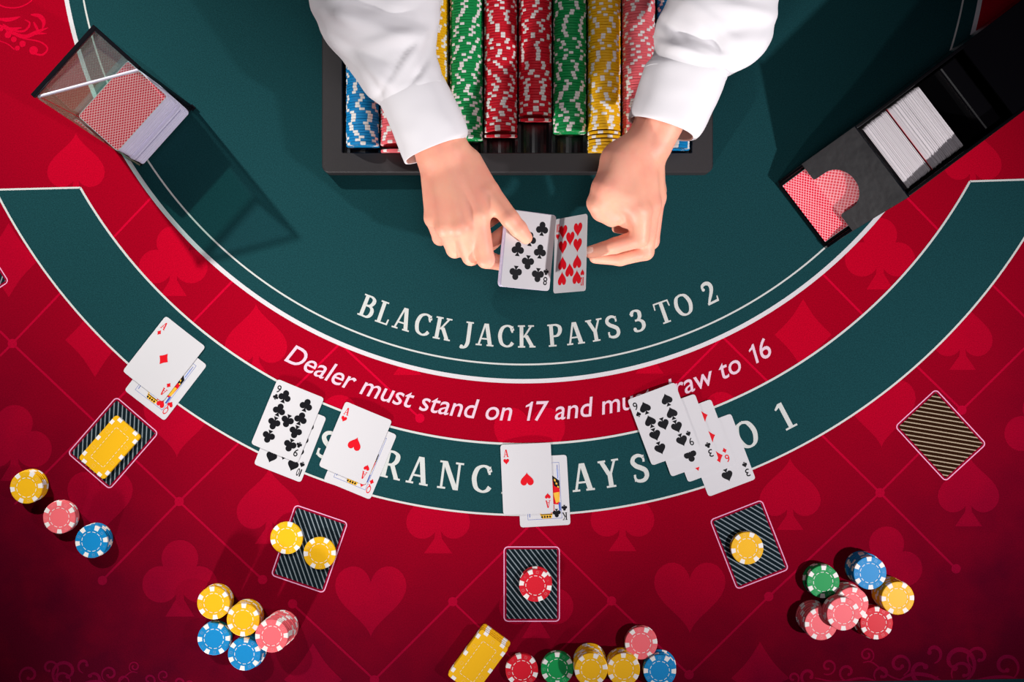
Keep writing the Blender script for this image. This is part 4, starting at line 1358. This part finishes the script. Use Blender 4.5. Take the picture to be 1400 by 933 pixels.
tp, tq = Vector(r_t[-1][0]), Vector(r_t[-3][0])
dd = (tp - tq).normalized(); nail(tp - dd * .001 + Vector((0, 0, .0076)), dd, (.10, .05, 1))
tp, tq = Vector(l_f[0][-1][0]), Vector(l_f[0][-2][0]); dd = (tp - tq).normalized(); nail(tp + Vector((0, 0, .0070)), dd, (0, -.2, 1))
tp, tq = Vector(l_t[-1][0]), Vector(l_t[-3][0]); dd = (tp - tq).normalized(); nail(tp + Vector((-.001, 0, .0083)), dd, (-.1, 0, 1))

# shirt trunk
def shirt_fn(X):
    d = sd_cone(X, SH_R, SH_L, .075, .075)
    d = smin(d, sd_cone(X, (SHm.x, SHm.y + .03, SHm.z - .02), (0.02, .73, T + .05), .145, .140), .08)
    d = np.maximum(d, -sd_cone(X, (HC.x, HC.y + .02, HC.z - .06), (SHm.x, SHm.y + .03, SHm.z + .07), .068, .066))
    for s_, e_ in ((SH_R, EL_R), (SH_L, EL_L)): d = smin(d, sd_cone(X, s_, e_, .064, .056), .05)
    return d + .004 * np.sin(X[..., 2] * 60 + X[..., 0] * 40) * np.sin(X[..., 1] * 30 + X[..., 2] * 22)


v, f = surface_net(shirt_fn, (-.36, .36, T - .12), (.42, .92, T + .60), .009)
v = smooth_mesh(v, f, 1)
part('shirt', v, [tuple(x) for x in f.tolist()], M_cloth)
def trou_fn(X):
    d = sd_cone(X, (-.07, .74, T - .03), (.11, .74, T - .03), .125, .125)
    for sg in (-1, 1): d = smin(d, sd_cone(X, (.02 + sg * .09, .75, T - .08), (.02 + sg * .10, .78, .09), .095, .062), .04)
    return d
v, f = surface_net(trou_fn, (-.26, .55, .05), (.30, .95, T + .10), .012)
part('trousers', v, [tuple(x) for x in f.tolist()], M_trous)
for sg in (-1, 1):
    def sho(X, sg=sg): return np.maximum(smin(sd_ell(X, (.02 + sg * .10, .70, .045), (.046, .13, .045)), sd_ell(X, (.02 + sg * .10, .77, .06), (.044, .06, .06)), .03), .003 - X[..., 2])
    v, f = surface_net(sho, (.02 + sg * .10 - .07, .54, -.02), (.02 + sg * .10 + .07, .86, .15), .008); part('shoe', v, [tuple(x) for x in f.tolist()], M_leather)
def hair_fn(X):
    d = sd_ell(X, (HC.x, HC.y + .012, HC.z + .035), (.086, .100, .108))
    d = np.maximum(d, -sd_ell(X, (HC.x, HC.y - .075, HC.z - .045), (.095, .085, .100)))
    return d + .002 * np.sin(X[..., 0] * 300) * np.sin(X[..., 1] * 120)
v, f = surface_net(hair_fn, (HC.x - .11, HC.y - .12, HC.z - .10), (HC.x + .11, HC.y + .14, HC.z + .17), .006)
part('hair', v, [tuple(x) for x in f.tolist()], M_hair)
for sg in (-1, 1):
    for nm, r, dy, mt in (('eye', .0115, -.084, M_eye), ('iris', .0055, -.0915, M_hair)):
        def ef(X, r=r, dy=dy): return sd_ell(X, (HC.x + sg * .032, HC.y + dy, HC.z + .018), (r, r, r))
        c = Vector((HC.x + sg * .032, HC.y + dy, HC.z + .018)); v, f = surface_net(ef, c - Vector((.016,) * 3), c + Vector((.016,) * 3), .003); part(nm, v, [tuple(x) for x in f.tolist()], mt)


# sleeves: rings given by the two outline points seen in the photo
def loft(rows, nseg=56, nst=7, wr=None, seed=0):
    """rows: (left px, right px, z, half height); returns verts, faces (open tube)"""
    ctl = []
    for (lx, ly), (rx, ry), z, hz in rows: ctl.append((P(lx, ly, z), P(rx, ry, z), hz))
    n = len(ctl); L = catmull([c[0] for c in ctl], nst); R = catmull([c[1] for c in ctl], nst); Hh = catmull([(c[2], 0, 0) for c in ctl], nst)
    v = []; f = []
    for i, (a, b, h) in enumerate(zip(L, R, Hh)):
        c = (a + b) / 2; hv = (b - a) / 2; u = i / (len(L) - 1) * (n - 1)
        for k in range(nseg):
            t = 2 * PI * k / nseg; ct, st_ = math.cos(t), math.sin(t)
            e = .86
            p = c + hv * (abs(ct) ** e * (1 if ct >= 0 else -1)) + Vector((0, 0, h.x * abs(st_) ** e * (1 if st_ >= 0 else -1)))
            if wr:
                nrm = (hv * ct / max(hv.length, 1e-6) + Vector((0, 0, st_))).normalized()
                p = p + nrm * wr(u, t, p)
            v.append(tuple(p))
    for i in range(len(L) - 1):
        for k in range(nseg):
            j = (k + 1) % nseg; f.append((i * nseg + k, i * nseg + j, (i+1) * nseg + j, (i+1) * nseg + k))
    return v, f


def ridge(x, y, x0, y0, ang, ln, wd, amp):
    """one soft fold across the cloth, in photo px about x0,y0"""
    a = math.radians(ang); dx, dy = x - x0, y - y0
    s = dx * math.cos(a) + dy * math.sin(a); w = -dx * math.sin(a) + dy * math.cos(a)
    return amp * math.exp(-(s / ln) ** 2 - (w / wd) ** 2)


def px_of(p):
    k = H / (H - (p.z - T)); return 700 + p.x * S * k, 466.5 - p.y * S * k


RFOLDS = [(490, 30, 18, 60, 9, .0060), (510, 10, 15, 60, 8, -.0060), (548, 52, -10, 45, 10, .0060), (560, 75, -52, 45, 7, .0045), (540, 95, -58, 40, 6, -.0040), (575, 95, -60, 34, 5, -.0045),
          (520, 105, 45, 30, 6, .0040), (470, 62, 40, 30, 8, -.0045), (585, 40, 85, 40, 8, -.0035), (520, 128, 60, 24, 4, -.003), (500, 70, 25, 40, 7, -.004), (465, 12, 50, 40, 9, .004)]
LFOLDS = [(945, 48, 22, 40, 8, -.0060), (930, 68, 18, 40, 7, .0050), (985, 68, 60, 40, 8, -.0060), (1000, 82, 30, 30, 7, .0050), (960, 18, 40, 50, 10, .0060), (1010, 40, -10, 45, 12, -.0050),
          (1020, 15, 10, 45, 10, .0050), (985, 92, 20, 30, 5, -.0045), (920, 40, 40, 30, 7, -.0040), (915, 85, 25, 45, 6, -.003), (1040, 60, -50, 25, 7, .004)]


def fold_fn(folds, seed):
    def wr(u, t, p):
        x, y = px_of(p); top = max(math.sin(t), -.2) * .8 + .2
        d = sum(ridge(x, y, *q) for q in folds) * max(top, 0)
        d += .0018 * noise.noise(Vector((x * .03 + seed, y * .045, p.z * 30)))
        fade = min(1, u / 1.2)
        return d * fade
    return wr


sl_r_rows = [((525, 146), (609, 115), .140, .031), ((516, 138), (604, 104), .142, .034), ((500, 125), (599, 86), .145, .037), ((474, 88), (595, 63), .150, .040), ((455, 66), (598, 32), .156, .044),
             ((440, 44), (600, 0), .162, .047), ((424, 0), (602, -50), .170, .050), ((412, -50), (600, -95), .180, .052), ((400, -105), (588, -140), .195, .055)]
cu_r_rows = [((556, 222), (633, 190), .122, .028), ((554, 218), (637, 180), .1225, .0295), ((546, 198), (631, 160), .127, .031), ((535, 170), (619, 136), .133, .032), ((522, 142), (607, 112), .139, .0325), ((518, 136), (604, 106), .140, .029)]
sl_l_rows = [((882, 94), (991, 110), .146, .033), ((890, 82), (994, 102), .148, .036), ((896, 66), (1003, 97), .151, .040), ((896, 44), (1040, 76), .156, .044), ((900, 28), (1055, 42), .162, .047),
             ((912, 5), (1061, 2), .170, .050), ((928, -45), (1070, -60), .182, .052), ((940, -100), (1080, -120), .198, .054)]
cu_l_rows = [((863, 162), (946, 188), .126, .033), ((863, 157), (955, 184), .127, .035), ((868, 140), (968, 160), .132, .035), ((876, 115), (980, 134), .139, .0345), ((884, 92), (990, 108), .145, .0345), ((888, 86), (991, 104), .146, .030)]
for rows, crows, folds, seed, el in ((sl_r_rows, cu_r_rows, RFOLDS, 3.0, EL_R), (sl_l_rows, cu_l_rows, LFOLDS, 9.0, EL_L)):
    v, f = loft(rows, 72, 9, fold_fn(folds, seed))
    sl = part('sleeve', v, f, M_cloth)
    s_ = sl.modifiers.new('thickness', 'SOLIDIFY'); s_.thickness = .0012; s_.offset = -1
    v, f = loft(crows, 56, 6, lambda u, t, p: .0006 * noise.noise(Vector((p.x * 60, p.y * 60, p.z * 60))))
    cu = part('cuff', v, f, M_cloth, parent=sl)
    s_ = cu.modifiers.new('thickness', 'SOLIDIFY'); s_.thickness = .0022; s_.offset = -1
    # line of stitching where cuff meets sleeve
    nr = len(v) // 56; r0 = nr - 9; m = MB()
    for k in range(56):
        if k % 2: continue
        q = [Vector(v[r * 56 + (k + d) % 56]) for r, d in ((r0, 0), (r0, 1), (r0 + 1, 1), (r0 + 1, 0))]
        c0 = sum((Vector(v[r0 * 56 + i]) for i in range(56)), Vector()) / 56
        up = [(p - c0).normalized() * .0005 for p in q]
        a_, b_ = q[0] + up[0], q[1] + up[1]; wv = (q[3] - q[0]).normalized() * .0007
        m.poly([p - PO for p in (a_, b_, b_ + wv, a_ + wv)])
    m.build('stitching', M_seam, sl, fix=False)

# ------------------------------------------------------------------ cards in the dealer's hands
dc = P(723, 343, .1035)
MD = Matrix.Translation(dc) @ Matrix.Rotation(math.radians(-4.0), 4, 'Z') @ Matrix.Rotation(math.radians(27), 4, 'Y') @ Matrix.Rotation(math.radians(3), 4, 'X')
stk = card_block('card_stack', 22, 0, 0, -.0092, .0004, .0003, seed=8)
stk.matrix_world = MD
tag(stk, 'small deck of cards in the hand at left, held under the eight of clubs', 'card stack', kind='stuff')
o = link('playing_card', ME_FLAT, None); o.matrix_world = MD
mf, ms = card_face('8', 'club', 0.0); mf.build('printed_face', ms, o, fix=False)
tag(o, 'eight of clubs playing card on top of the deck held under the thumb', 'playing card')
rc = P(779.5, 348, .098)
MR = Matrix.Translation(rc) @ Matrix.Rotation(math.radians(1.0), 4, 'Z') @ Matrix.Rotation(math.radians(-57), 4, 'Y') @ Matrix.Rotation(math.radians(-3), 4, 'X')
o = link('playing_card', ME_FLAT, None); o.matrix_world = MR
mf, ms = card_face('10', 'heart', 0.0); mf.build('printed_face', ms, o, fix=False)
tag(o, 'red ten of hearts playing card being turned by the fingers at right', 'playing card')
